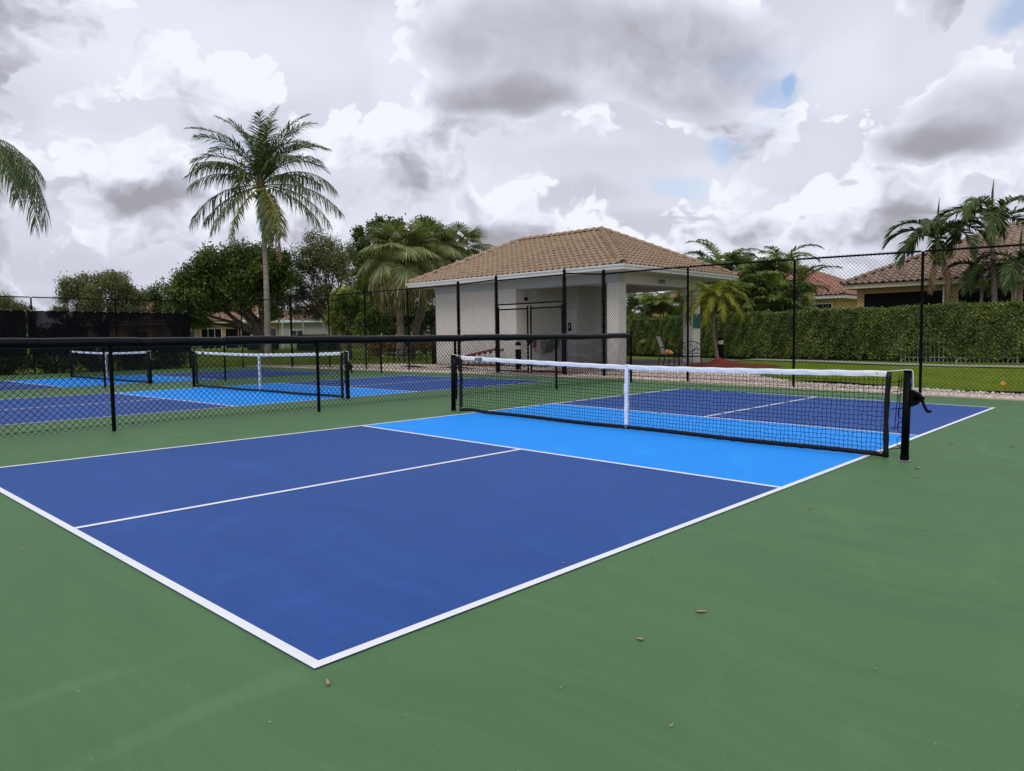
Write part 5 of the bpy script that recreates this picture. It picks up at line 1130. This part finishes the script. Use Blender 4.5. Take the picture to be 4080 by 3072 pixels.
def fan_leaf(parent, origin, az, e, pet, Rr, sag, mat, seed, fold=0.0):
    g = np.random.default_rng(seed); h = np.array([math.cos(az), math.sin(az), 0]); S = np.array([math.sin(az), -math.cos(az), 0]); z = np.array([0, 0, 1.0])
    d0 = h * math.cos(R(e)) + z * math.sin(R(e)); P1 = d0 * pet * 0.55; d1 = h * math.cos(R(e - 22)) + z * math.sin(R(e - 22)); hub = P1 + d1 * pet * 0.45
    e2 = R(e - 30 - sag * 35); T = h * math.cos(e2) + z * math.sin(e2); N = np.cross(S, T); ns = 32; th = np.linspace(R(-135), R(135), ns); dth = th[1] - th[0]
    V = []; F3 = []; F4 = []
    for i, a in enumerate(th):
        D = T * math.cos(a) + S * math.sin(a) * math.cos(fold) - N * abs(math.sin(a)) * math.sin(fold); Wd = -T * math.sin(a) + S * math.cos(a)
        l = Rr * (0.72 + 0.28 * math.cos(a * 0.55)) * g.uniform(0.92, 1.05); r1 = l * 0.46; w1 = r1 * math.tan(dth / 2) * 0.98; w2 = w1 * 0.55; pl = N * 0.012 * (1 if i % 2 else -1)
        dr = sag * g.uniform(0.7, 1.4)
        a1 = hub + D * r1 - z * 0.05 * sag * l; a2 = hub + D * l * 0.78 - z * 0.20 * dr * l; a3 = hub + D * l * (0.95 - 0.15 * dr) - z * (0.55 * dr) * l
        b = len(V); V += [hub, a1 - Wd * w1 + pl, a1 + Wd * w1 - pl, a2 - Wd * w2, a2 + Wd * w2, a3]
        F3 += [(b, b + 1, b + 2), (b + 3, b + 4, b + 5)]; F4 += [(b + 1, b + 3, b + 4, b + 2)]
    o = link('fan_leaf', fast_mesh('fan_leaf', np.array(V), [np.array(F3), np.array(F4)]), mat, parent); o.location = origin
    m = MB(); m.tube([(0, 0, 0), tuple(P1), tuple(hub)], [0.028, 0.02, 0.014], 5); m.build('petiole', 'rachis' if mat == 'lf_fan' else 'straw', o)
    return o
def fan_palm(base, top, label, n, Rr, seed, dead=10, lean=0.0):
    base, top = Vector(base), Vector(top); T = thing('fan_palm', label, 'palm', base, 'fan palms beside the pavilion'); up = top - base; rr = random.Random(seed)
    trunk(T, [(0, 0, -0.3), (0.03, 0, 0.4), (up.x * 0.4 + lean, up.y * 0.4, up.z * 0.5), tuple(up)], [0.30, 0.215, 0.19, 0.20], 'bark_fan', 0.05, 12)
    m = MB(); m.tube([tuple(up * 0.80), tuple(up * 0.9), tuple(up)], [0.21, 0.28, 0.18], 12); m.build('leaf_bases', 'fibre', T)
    for i in range(n):
        f = (i + 0.5) / n; e = 88 - 120 * f ** 0.9 + rr.uniform(-8, 8); a = i * 137.5 + rr.uniform(-12, 12)
        fan_leaf(T, tuple(up), ang(a), e, rr.uniform(1.55, 2.1) * (0.8 + 0.25 * f), Rr * rr.uniform(0.9, 1.1), 0.20 + 0.85 * f, 'lf_fan' if f < 0.72 else 'lf_fan_old', seed * 100 + i, 0.25)
    for i in range(dead):
        a = i * 360 / dead + rr.uniform(-15, 15); fan_leaf(T, tuple(up - Vector((0, 0, 0.15))), ang(a), -40 + rr.uniform(-18, 14), rr.uniform(1.3, 1.8), Rr * 1.0, 1.0, 'lf_fan_old', seed * 100 + 60 + i, 0.7)
    m = MB(); m.tube([(0, 0, 0), (0.04, 0, 0.9), (0.05, 0.02, 1.75)], [0.04, 0.035, 0.006], 5); s = m.build('spear', 'lf_fan', T); s.location = tuple(up)
fan_palm((-28.27, 23.02, 0.05), (-28.50, 23.28, 5.34), 'biggest fan palm, drooping yellow-green leaves, thick trunk rising from the gravel', 44, 1.35, 1, 10)
fan_palm((-30.59, 25.65, -0.06), (-30.03, 26.70, 6.06), 'fan palm leaning right just behind the biggest fan palm', 34, 1.3, 2, 7, 0.2)
fan_palm((-30.33, 29.31, -0.06), (-30.56, 29.63, 6.09), 'fan palm half hidden behind the left end of the pavilion roof', 28, 1.3, 3, 6)

def queen():
    base, top = Vector((-35.87, 5.05, 0.51)), Vector((-36.03, 5.62, 8.88))
    T = thing('queen_palm', 'palm at the left edge with one long feathery frond arching into view', 'palm', base); up = top - base
    trunk(T, [(0, 0, -0.3), (0, 0, 0.5), tuple(up * 0.5), tuple(up)], [0.26, 0.19, 0.16, 0.14], 'bark_palm', 0.04, 12)
    o = tuple(up)
    for i, (a, e0, e1, L) in enumerate([(352, 70, -98, 6.4), (356, 62, -98, 5.6), (344, 50, -96, 5.2), (4, 74, -98, 6.2), (6, 66, -92, 4.4), (335, 40, -88, 3.7), (30, 62, -70, 4.2), (70, 60, -70, 4.2), (110, 55, -70, 4.2), (150, 60, -70, 4.2), (190, 60, -70, 4.2), (230, 60, -75, 4.2), (270, 62, -75, 4.0), (300, 70, -60, 4.2), (100, 82, -10, 3.8)]):
        add_frond(T, o, ang(a), e0, e1, L, 'lf_coco', 'rachis_dk', 0.032, n=84, ll=1.0, lw=0.032, vee=-8, droop=1.5, seed=200 + i, pw=(0.6 if i in (0, 3) else 0.9), a0=80, a1=35)
queen()

def areca(base, hgt, label, n, seed, ll=2.0, pale=0.25, spread=0.45):
    base = Vector(base); T = thing('areca_palm', label, 'palm', base, 'areca palms behind the hedge'); rr = random.Random(seed); stems = []
    for k in range(8):
        a = 2 * PI * k / 8 + rr.uniform(-.4, .4); q = rr.uniform(0.1, spread); h = hgt * (1.0 - 0.75 * (k % 4) / 3.0) * rr.uniform(0.85, 1.0); p = (q * math.cos(a), q * math.sin(a), 0); t2 = (p[0] * 2.2, p[1] * 2.2, h); stems.append(t2)
        m = MB(); m.tube([p, ((p[0] + t2[0]) / 2, (p[1] + t2[1]) / 2, h * .55), t2], [0.05, 0.045, 0.05], 7); m.build('stem', 'rachis_dk', T)
    for i in range(n):
        s = stems[i % 8]; a = rr.uniform(0, 360); f = rr.random(); e0 = 84 - 44 * f; e1 = e0 - rr.uniform(70, 120)
        add_frond(T, s, ang(a), e0, e1, ll * rr.uniform(0.85, 1.15), 'lf_areca_y' if rr.random() < pale else 'lf_areca', 'rachis', 0.016, n=44, ll=0.72, lw=0.048, vee=28 - 30 * f, droop=0.7, seed=seed * 50 + i)
    return T
areca((-17.25, 36.01, -0.01), 4.5, 'slender areca palm showing above the pavilion roof corner', 60, 21, 2.4)
areca((-15.80, 35.99, -0.00), 4.9, 'tallest areca palm, pointed new leaf against the sky, behind the small date palm', 66, 22, 2.5)
areca((-14.65, 36.39, 0.13), 4.3, 'lime-tipped areca palm left of the first right-hand fence post', 64, 23, 2.4, pale=0.5)
areca((-13.71, 36.59, 0.26), 3.5, 'rightmost areca palm, next to the red roof house', 56, 24, 2.3)
areca((-14.18, 34.77, 0.17), 3.0, 'short dark areca palm leaning over the hedge', 48, 25, 2.1, 0.1)
areca((-13.27, 34.95, 0.30), 2.4, 'short areca palm over the hedge nearest the red roof house', 44, 26, 2.0, 0.15)
areca((-22.39, 36.68, -0.22), 3.2, 'lime areca palm seen through the left of the porch opening', 40, 27, 2.2, 0.6)
areca((-20.64, 36.95, -0.21), 3.2, 'lime areca palm seen through the right of the porch opening', 40, 28, 2.2, 0.6)
areca((-18.44, 36.26, -0.10), 3.2, 'areca palm behind the far porch column', 36, 29, 2.1, 0.3)

def date_palm():
    base, top = Vector((-10.35, 23.29, 0.28)), Vector((-10.50, 23.34, 2.35))
    T = thing('date_palm', 'small date palm with yellowing arching fronds in the red mulch bed', 'palm', base); up = top - base
    trunk(T, [(0, 0, -0.25), (0.0, 0, 0.1), (up.x * 0.3 - 0.08, up.y * 0.3 - 0.06, up.z * 0.5), tuple(up)], [0.12, 0.07, 0.065, 0.085], 'bark_fan', 0.08, 10); rr = random.Random(9)
    m = MB(); m.tube([tuple(up * 0.80), tuple(up)], [0.075, 0.13], 10); m.build('leaf_bases', 'fibre', T)
    for i in range(44):
        f = (i + .5) / 44; e0 = 82 - 72 * f; a = i * 137.5
        add_frond(T, tuple(up), ang(a), e0, e0 - 95 - 25 * f, 1.5 * rr.uniform(0.9, 1.1), 'lf_pyg', 'rachis', 0.009, n=46, ll=0.30, lw=0.020, vee=15, droop=0.5, seed=300 + i)
date_palm()

def xmas_palm(base, top, label, seed, n=10, L=2.0, shaft=0.9, r=0.085, spear=True, dead=0):
    base, top = Vector(base), Vector(top); T = thing('crownshaft_palm', label, 'palm', base, 'dark feathery palms in front of the tan house'); up = top - base; rr = random.Random(seed); d = up.normalized()
    trunk(T, [(0, 0, -0.3), (up.x * .12, up.y * .12, up.z * .3), (up.x * .5, up.y * .5, up.z * .66), tuple(up)], [r * 1.5, r * 1.1, r, r], 'bark_palm', 0.05, 12)
    m = MB(); m.tube([tuple(up), tuple(up + d * shaft * .35), tuple(up + d * shaft)], [r * 1.05, r * 1.35, r * 0.6], 12); m.build('crownshaft', 'crownshaft', T, smooth=True)
    o = tuple(up + d * shaft * 0.93)
    for i in range(n):
        f = (i + .5) / n; e0 = 80 - 46 * f + rr.uniform(-6, 6); a = i * 137.5 + seed * 40
        add_frond(T, o, ang(a), e0, e0 - 108 - rr.uniform(0, 30), L * rr.uniform(0.9, 1.1), 'lf_xmas', 'rachis_dk', 0.022, n=56, ll=0.74, lw=0.052, vee=32, droop=0.75, seed=400 + seed * 20 + i, pw=1.0, t0=0.12)
    if spear: m = MB(); m.tube([(0, 0, 0), (0.0, 0, 1.2), (0.03, 0, 1.75)], [0.03, 0.045, 0.006], 6); s = m.build('spear', 'lf_xmas', T); s.location = o
    for i in range(dead):
        m = MB(); q = up + d * 0.05; a = ang(200 + 80 * i); pts = [tuple(q), (q.x + 0.25 * math.cos(a), q.y + 0.25 * math.sin(a), q.z - 0.15), (q.x + 0.34 * math.cos(a), q.y + 0.34 * math.sin(a), q.z - 0.9)]; m.tube(pts, [0.05, 0.03, 0.01], 5); m.build('dead_sheath', 'fibre', T)
        add_frond(T, pts[1], a, -60, -92, 1.3, 'straw', 'fibre', 0.014, n=30, ll=0.4, lw=0.03, vee=-30, droop=1.4, seed=480 + i)
    if n: card('fruit_stalk', np.array(tuple(up))[None] + rng.normal(0, 0.16, (240, 3)) * np.array([1.4, 1.4, 0.7]), 0.16, 0.02, 'rachis', 0.2, T)
xmas_palm((-4.89, 33.22, 0.97), (-5.43, 33.00, 4.22), 'dark feathery palm with slanting pale trunk and tall spear leaf, first of the right-hand group', 1, 10, 2.45, 0.75, dead=2)
xmas_palm((-3.50, 33.15, 0.96), (-3.69, 33.30, 4.74), 'tallest dark feathery palm of the right-hand group, green crownshaft above the fence rail', 2, 11, 2.9, 0.75, 0.095, dead=0)
xmas_palm((-2.71, 32.92, 0.95), (-2.71, 33.10, 2.94), 'lower dark palm at the right edge with leaves hanging to the hedge', 3, 8, 2.2, 0.6)
xmas_palm((-4.02, 33.35, 0.96), (-4.04, 33.51, 3.04), 'short palm with thin pale trunk between the two taller dark palms', 4, 4, 1.5, 0.4, 0.06, False)

# ------------------------------------------------------------------ broadleaf trees
def leaves_in(clumps, per, size, seed, asp=0.55):
    """leaf pieces gathered in uneven clumps: (x, y, z, radius)"""
    g = np.random.default_rng(seed); Ps = []
    for x, y, z, r in clumps:
        r = r * 1.16; n = int(per * 2.0 * (r * r)); k = max(5, int(r * r * 9) + 6)
        c = g.normal(size=(k, 3)); c /= np.linalg.norm(c, axis=1)[:, None]; c = c * (r * g.uniform(0.35, 1.0, k) ** 0.6)[:, None] * np.array([1, 1, 0.8])
        w = g.integers(0, k, n); Ps.append(np.array([x, y, z]) + c[w] + g.normal(0, 0.20 * min(r, 1.3) + 0.03, (n, 3)))
    P = np.concatenate(Ps); n = len(P); d = g.normal(size=(n, 3)); d[:, 2] -= 0.25; d /= np.linalg.norm(d, axis=1)[:, None]
    u = g.normal(size=(n, 3)) + np.array([0, 0, 0.9]); s = np.cross(d, u); s /= np.linalg.norm(s, axis=1)[:, None] + 1e-9; l = (size * g.uniform(0.6, 1.35, n))[:, None]
    V = np.stack([P - d * l * .5, P + s * l * asp * .5 - d * l * .05, P + d * l * .5, P - s * l * asp * .5 - d * l * .05], 1).reshape(-1, 3)
    return fast_mesh('crown', V, np.arange(4 * n).reshape(n, 4))
def tree(name, label, base, fork, clumps, per, size, mat, r0=0.25, seed=0, cat='tree', group=None, asp=0.55, bark_='bark_oak', nl=1.0):
    base = Vector(base); T = thing(name, label, cat, base, group); rr = random.Random(seed)
    loc = [((c[0] - base.x), (c[1] - base.y), (c[2] - base.z), c[3]) for c in clumps]
    dj = Vector((-math.sin(VIEW_AZ), math.cos(VIEW_AZ), 0)); jl = []
    for c in loc: q = rr.uniform(-1.5, 1.5) * c[3]; jl.append((c[0] + dj.x * q, c[1] + dj.y * q, c[2], c[3]))
    fk = Vector(fork) - base
    m = MB(); m.tube([(0, 0, -0.3), (fk.x * .25, fk.y * .25, fk.z * .3), (fk.x * .8, fk.y * .8, fk.z * .75), tuple(fk)], [r0 * 1.4, r0 * 1.05, r0 * 0.9, r0 * 0.8], 9); m.build('trunk', bark_, T, smooth=True)
    m = MB()
    for c in jl:
        p = Vector(c[:3]); a = fk + (p - fk) * 0.35 + Vector((rr.uniform(-.3, .3), rr.uniform(-.3, .3), rr.uniform(0.0, 0.5))); b = fk + (p - fk) * 0.72 + Vector((rr.uniform(-.3, .3), rr.uniform(-.3, .3), rr.uniform(-.1, .35)))
        k = r0 * 0.5; m.tube([tuple(fk * 0.96), tuple(a), tuple(b), tuple(p)], [k, k * .62, k * .36, k * .16], 6)
        for _ in range(3): e = p + Vector((rr.uniform(-1, 1), rr.uniform(-1, 1), rr.uniform(-.5, .9))) * c[3] * 0.8; m.tube([tuple(b), tuple((b + e) / 2 + Vector((0, 0, .1))), tuple(e)], [k * .3, k * .18, k * .07], 4, caps=False)
    m.build('branches', bark_, T)
    link('crown', leaves_in(jl, per, size, seed, asp), mat, T)
    return T
tree('ficus_tree', 'big dark green tree with low spreading branches behind the coconut palm', (-47.29, 25.89, 0.36), (-47.48, 25.80, 1.44),
     [(-50.60, 23.29, 5.97, 1.13), (-49.76, 24.15, 6.77, 1.21), (-48.70, 25.16, 7.11, 1.32), (-47.53, 26.24, 6.96, 1.21), (-51.24, 22.61, 4.88, 1.06), (-50.22, 23.52, 4.41, 1.21), (-48.92, 24.83, 5.57, 1.21), (-47.70, 25.92, 5.18, 1.32), (-51.66, 22.10, 3.53, 0.91), (-51.17, 22.50, 2.88, 0.66), (-49.99, 23.66, 3.68, 0.66), (-48.27, 25.30, 4.10, 0.84), (-46.99, 26.47, 3.80, 0.91), (-46.82, 26.78, 5.53, 0.95), (-46.61, 27.07, 6.71, 0.73), (-51.86, 21.84, 2.80, 0.55), (-49.22, 24.45, 4.48, 0.91), (-47.21, 26.50, 6.63, 0.91)], 1150, 0.21, 'lf_dark', 0.42, 31)
tree('oak_tree', 'olive-leaved oak with sparse crown between the coconut and fan palms', (-46.94, 31.68, 0.35), (-47.22, 31.59, 2.27),
     [(-49.72, 29.60, 6.03, 0.75), (-49.10, 30.31, 7.59, 0.90), (-48.00, 31.40, 8.45, 1.06), (-46.99, 32.32, 8.13, 0.98), (-49.01, 30.27, 6.22, 1.06), (-47.94, 31.30, 6.68, 1.18), (-46.79, 32.37, 6.56, 1.10), (-49.75, 29.46, 4.76, 0.82), (-48.71, 30.42, 4.74, 0.94), (-47.60, 31.47, 4.92, 0.90), (-49.34, 29.71, 3.39, 0.75), (-48.41, 30.58, 3.37, 0.71), (-46.52, 32.48, 4.99, 0.94), (-47.40, 31.89, 7.55, 0.94), (-48.56, 30.84, 7.97, 0.86)], 950, 0.15, 'lf_oak', 0.25, 32)
tree('oak_tree', 'wide olive oak at far left above the windscreen', (-64.87, 20.47, 0.27), (-64.85, 20.64, 1.99),
     [(-66.74, 19.21, 5.83, 1.01), (-65.83, 20.08, 6.02, 1.01), (-64.76, 21.09, 6.21, 1.09), (-63.83, 21.94, 5.99, 0.96), (-63.04, 22.61, 5.30, 0.84), (-67.25, 18.66, 4.96, 0.88), (-66.22, 19.61, 4.84, 0.96), (-65.02, 20.73, 4.82, 0.96), (-63.79, 21.86, 4.58, 0.96), (-62.77, 22.76, 4.21, 0.80), (-67.45, 18.39, 3.92, 0.67), (-66.52, 19.24, 3.80, 0.76), (-63.14, 22.37, 3.52, 0.67), (-65.45, 20.25, 3.88, 0.71), (-64.38, 21.24, 3.86, 0.67)], 1000, 0.17, 'lf_oak', 0.24, 33)
tree('oak_tree', 'thin dark oak between the wide oak and the big dark tree', (-62.45, 25.46, 0.24), (-62.51, 25.57, 2.15),
     [(-64.03, 24.39, 4.87, 0.65), (-63.26, 25.17, 5.61, 0.91), (-62.41, 26.02, 6.25, 0.78), (-62.06, 26.25, 5.16, 0.87), (-62.98, 25.32, 4.31, 0.82), (-62.02, 26.19, 3.97, 0.87), (-63.76, 24.55, 3.79, 0.65), (-62.54, 25.62, 3.12, 0.65), (-61.78, 26.61, 6.23, 0.65)], 900, 0.17, 'lf_dark', 0.20, 34)
tree('oak_tree', 'pale olive treetop at the left edge showing over the windscreen', (-89.81, 19.14, -0.02), (-89.88, 19.28, 2.35),
     [(-89.79, 19.62, 5.19, 1.06), (-88.71, 20.58, 4.75, 0.90), (-90.55, 18.89, 4.99, 1.32), (-91.51, 17.98, 4.75, 1.32), (-89.26, 20.00, 3.92, 1.06), (-90.51, 18.81, 3.68, 1.32), (-88.30, 20.90, 3.95, 0.69)], 800, 0.2, 'lf_oak', 0.25, 35)
tree('shade_tree', 'dark leafy tree standing behind the fan palms', (-37.44, 29.56, 0.24), (-37.36, 29.75, 1.55),
     [(-39.05, 28.77, 8.25, 0.58), (-38.47, 29.35, 8.74, 0.61), (-36.26, 31.40, 8.70, 0.64), (-35.63, 31.95, 8.35, 0.61), (-37.73, 30.04, 8.73, 0.74), (-36.70, 30.90, 7.61, 0.95), (-35.66, 31.80, 6.92, 0.88), (-39.05, 28.64, 6.90, 0.74), (-38.36, 29.16, 5.45, 1.08), (-37.09, 30.27, 4.58, 1.08), (-35.87, 31.45, 5.07, 0.98), (-39.06, 28.40, 4.11, 0.85), (-37.79, 29.49, 3.08, 1.01), (-36.29, 30.86, 2.88, 1.01), (-35.44, 31.69, 3.20, 0.81), (-38.49, 28.73, 1.91, 0.88), (-37.24, 29.86, 1.47, 0.81), (-35.87, 31.12, 1.27, 0.78), (-37.66, 29.93, 6.79, 1.01), (-34.77, 32.18, 1.67, 0.68), (-34.69, 32.38, 3.19, 0.68)], 1150, 0.22, 'lf_dark', 0.3, 36)
tree('mango_tree', 'small mango tree with red and lime new leaves left of the fan palms', (-33.63, 23.53, 0.23), (-33.69, 23.57, 1.32),
     [(-34.21, 23.28, 3.57, 0.49), (-33.71, 23.76, 3.74, 0.49), (-34.37, 23.06, 2.78, 0.55), (-33.76, 23.64, 2.84, 0.61), (-33.30, 24.08, 3.05, 0.61), (-34.19, 23.17, 2.09, 0.49), (-33.58, 23.73, 1.97, 0.55), (-32.97, 24.32, 2.24, 0.61), (-32.55, 24.73, 2.50, 0.58), (-33.05, 24.18, 1.52, 0.44)], 1500, 0.24, 'lf_mango', 0.14, 37, asp=0.26)

# ------------------------------------------------------------------ shrubs and hedges
def bush(name, label, x, y, z, r, h, per, size, mat, seed, group=None, asp=0.6):
    T = thing(name, label, 'shrub', (x, y, z), group); rr = random.Random(seed); cl = []
    for k in range(9): a = rr.uniform(0, 2 * PI); q = r * rr.uniform(0.1, 0.75); cl.append((q * math.cos(a), q * math.sin(a), h * rr.uniform(0.3, 0.8), r * 0.5))
    link('foliage', leaves_in(cl, per, size, seed, asp), mat, T); m = MB()
    for c in cl: m.tube([(0, 0, -0.05), (c[0] * .5, c[1] * .5, c[2] * .5), c[:3]], [0.02, 0.014, 0.006], 5)
    m.build('stems', 'bark_oak', T)
for i, (y, lab) in enumerate(((4.6, 'dark shrub under the windscreen at the left edge'), (6.2, 'dark shrub under the windscreen left of the farthest net'), (7.8, 'dark shrub directly behind the farthest net, left half'), (9.4, 'dark shrub directly behind the farthest net, right half'), (11.0, 'dark shrub under the windscreen right of the farthest net'), (12.4, 'rightmost dark shrub under the windscreen, at the fence corner'))):
    bush('shrub', lab, -31.75, y, 0, 1.0, 0.95, 900, 0.11, 'lf_shrub', 60 + i, 'dark shrubs along the left fence')
bush('croton_shrub', 'orange croton shrub behind the leftmost iron chair', *(-29.27, 22.13, 0.45), 0.6, 0.6, 700, 0.15, 'lf_croton', 70, 'orange croton shrubs', 0.35)
bush('croton_shrub', 'orange croton shrub between the fan palm trunk and the left chair', *(-29.19, 22.89, 0.47), 0.4, 0.6, 700, 0.15, 'lf_croton', 71, 'orange croton shrubs', 0.35)
bush('croton_shrub', 'orange croton shrub just left of the pavilion wall', *(-28.92, 25.18, 0.38), 0.45, 0.65, 700, 0.15, 'lf_croton', 72, 'orange croton shrubs', 0.35)

def hedge(name, label, line, depth, H, n, size, mat, top_mat, seed, sparse=None):
    """clipped hedge along a polyline (front face), leaves facing out, dark twiggy core"""
    T = thing(name, label, 'hedge', (line[0][0], line[0][1], 0)); g = np.random.default_rng(seed); L = np.array(line) - np.array(line[0])[None]
    seg = np.linalg.norm(np.diff(L, axis=0), axis=1); cs = np.concatenate([[0], np.cumsum(seg)])
    def pos(s): i = np.clip(np.searchsorted(cs, s, 'right') - 1, 0, len(seg) - 1); f = (s - cs[i]) / seg[i]; p = L[i] + (L[i + 1] - L[i]) * f[:, None]; d = (L[i + 1] - L[i]) / seg[i][:, None]; return p, np.stack([d[:, 1], -d[:, 0]], 1)
    def zg(s): p, _ = pos(s); return zt(p[:, 0] + line[0][0], p[:, 1] + line[0][1])
    # bulging front
    def bulge(s, z): return 0.07 * np.sin(s * 1.7 + 0.6) * np.sin(z * 2.3 + 1) + 0.05 * np.sin(s * 4.1 + z * 3) + 0.04 * np.sin(s * 9.3 - z * 5.0)
    def Hs(s): return H + 0.03 * np.sin(s * 1.3) + 0.025 * np.sin(s * 3.7 + 1)
    s = g.uniform(0, cs[-1], n); z = 0.10 + (1 - 0.10 / H) * Hs(s) * g.uniform(0, 1, n) ** 0.85; keep = np.ones(n, bool)
    if sparse:
        for a, b, k in sparse: keep &= ~((s > a) & (s < b) & (z < H * 0.72) & (g.uniform(0, 1, n) < k))
    keep &= ~((z < 0.45) & (g.uniform(0, 1, n) < 0.55 * (1 - z / 0.45)))
    s, z = s[keep], z[keep]; n = len(s); p, nr = pos(s); off = bulge(s, z) - np.abs(g.normal(0, 0.06, n)) + 0.12
    P = np.stack([p[:, 0] + nr[:, 0] * off, p[:, 1] + nr[:, 1] * off, z + zg(s)], 1); N = np.stack([nr[:, 0], nr[:, 1], np.full(n, 0.45)], 1) + g.normal(0, 0.45, (n, 3))
    def quads(P, N, size):
        n = len(P); N = N / np.linalg.norm(N, axis=1)[:, None]; u = g.normal(size=(n, 3)); d = np.cross(N, u); d /= np.linalg.norm(d, axis=1)[:, None]; w = np.cross(N, d); l = (size * g.uniform(0.6, 1.3, n))[:, None]
        return np.stack([P - d * l * .5, P + w * l * .33, P + d * l * .5, P - w * l * .33], 1).reshape(-1, 3)
    link('leaves', fast_mesh('leaves', quads(P, N, size), np.arange(4 * n).reshape(n, 4)), mat, T, kind='stuff')
    m_ = int(n * 0.35); s = g.uniform(0, cs[-1], m_); p, nr = pos(s); q = g.uniform(-0.06, depth, m_); P = np.stack([p[:, 0] - nr[:, 0] * q, p[:, 1] - nr[:, 1] * q, Hs(s) + zg(s) + g.normal(0, 0.035, m_)], 1)
    link('top_leaves', fast_mesh('top_leaves', quads(P, np.array([0, 0, 1.0]) + g.normal(0, 0.5, (m_, 3)), size), np.arange(4 * m_).reshape(m_, 4)), top_mat, T, kind='stuff')
    ns = int(cs[-1] * 14); s = g.uniform(0, cs[-1], ns); p, nr = pos(s); q = g.uniform(-0.05, depth, ns); hh = g.uniform(0.04, 0.22, ns) ** 1.2; P = []
    for k in range(4): P.append(np.stack([p[:, 0] - nr[:, 0] * q, p[:, 1] - nr[:, 1] * q, Hs(s) + zg(s) + hh * (k + 1) / 4], 1) + g.normal(0, 0.015, (ns, 3)))
    P = np.concatenate(P); link('stray_shoots', fast_mesh('stray_shoots', quads(P, np.array([0, 0, 0.6]) + g.normal(0, 0.6, P.shape), size * 0.9), np.arange(4 * len(P)).reshape(-1, 4)), top_mat, T, kind='stuff')
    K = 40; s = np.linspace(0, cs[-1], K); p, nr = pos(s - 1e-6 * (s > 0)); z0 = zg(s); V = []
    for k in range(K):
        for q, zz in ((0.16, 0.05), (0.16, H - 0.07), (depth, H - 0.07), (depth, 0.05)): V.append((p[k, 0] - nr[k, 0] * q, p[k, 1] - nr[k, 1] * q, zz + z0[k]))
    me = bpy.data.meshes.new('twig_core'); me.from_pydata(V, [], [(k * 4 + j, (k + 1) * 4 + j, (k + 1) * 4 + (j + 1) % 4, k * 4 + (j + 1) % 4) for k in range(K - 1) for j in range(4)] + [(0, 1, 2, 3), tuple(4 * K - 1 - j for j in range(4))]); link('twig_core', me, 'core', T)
    return T
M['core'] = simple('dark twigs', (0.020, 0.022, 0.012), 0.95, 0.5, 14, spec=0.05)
hedge('clipped_hedge', 'long clipped green hedge behind the lawn and the pavilion', [(-24, 35.6), (-20.5, 34.5), (-14.6, 32.3), (-10.7, 31.1), (-5.3, 30.05), (-2.0, 29.75), (7, 29.5)], 0.9, 2.13, 100000, 0.088, 'lf_hedge', 'lf_hedge_top', 80, [(15.2, 17.0, 0.45), (18.9, 20.4, 0.55), (22.5, 25, 0.25)])
hedge('low_hedge', 'low clipped hedge in front of the grey house', [(-48.40, 29.05), (-46.39, 30.91)], 0.8, 1.15, 6000, 0.11, 'lf_hedge', 'lf_hedge_top', 81)
hedge('low_hedge', 'low dark hedge in front of the yellow house', [(-52.15, 26.93), (-50.50, 28.46)], 0.7, 0.75, 4000, 0.11, 'lf_shrub', 'lf_shrub', 82)
def picket():
    f = thing('picket_fence', 'white metal picket fence half buried in the hedge at right', 'fence', (-6.1, 30.28, 0)); d = Vector((3.9, -0.42, 0)); n = 26
    for i in range(n + 1):
        x, y = d.x * i / n, d.y * i / n; z = ztf(x - 6.1, y + 30.2); big = i % 13 == 0
        m = MB(); w = 0.03 if big else 0.011; m.box(x - w, x + w, y - w, y + w, z, z + (1.42 if big else 1.34)); m.build('post' if big else 'picket', 'white', f)
    for h in (0.18, 0.85, 1.25):
        m = MB(); a, b = ztf(-6.1, 30.2), ztf(-2.2, 29.8); m.add([(0, 0.02, a + h), (d.x, d.y + 0.02, b + h), (d.x, d.y + 0.02, b + h + 0.035), (0, 0.02, a + h + 0.035), (0, 0.045, a + h), (d.x, d.y + 0.045, b + h), (d.x, d.y + 0.045, b + h + 0.035), (0, 0.045, a + h + 0.035)], [(0, 1, 2, 3), (7, 6, 5, 4), (0, 4, 5, 1), (3, 2, 6, 7), (0, 3, 7, 4), (1, 5, 6, 2)]); m.build('rail', 'white', f)
picket()

def treeline():
    """far trees that close the horizon beyond the houses"""
    g = np.random.default_rng(90); cl = []
    for i in range(150):
        X = g.uniform(-95, 95); D = g.uniform(105, 135); h = g.uniform(2.0, 4.4) * (1.0 if X < 40 else 0.8); c, s_ = math.cos(VIEW_AZ), math.sin(VIEW_AZ)
        cl.append((CAM[0] + X * c - D * s_, CAM[1] + X * s_ + D * c, 0.6 + h * 0.5, 1.9 + h * 0.35))
    o = link('distant_trees', leaves_in(cl, 60, 0.75, 91, 0.7), 'lf_dark', kind='stuff')
treeline()
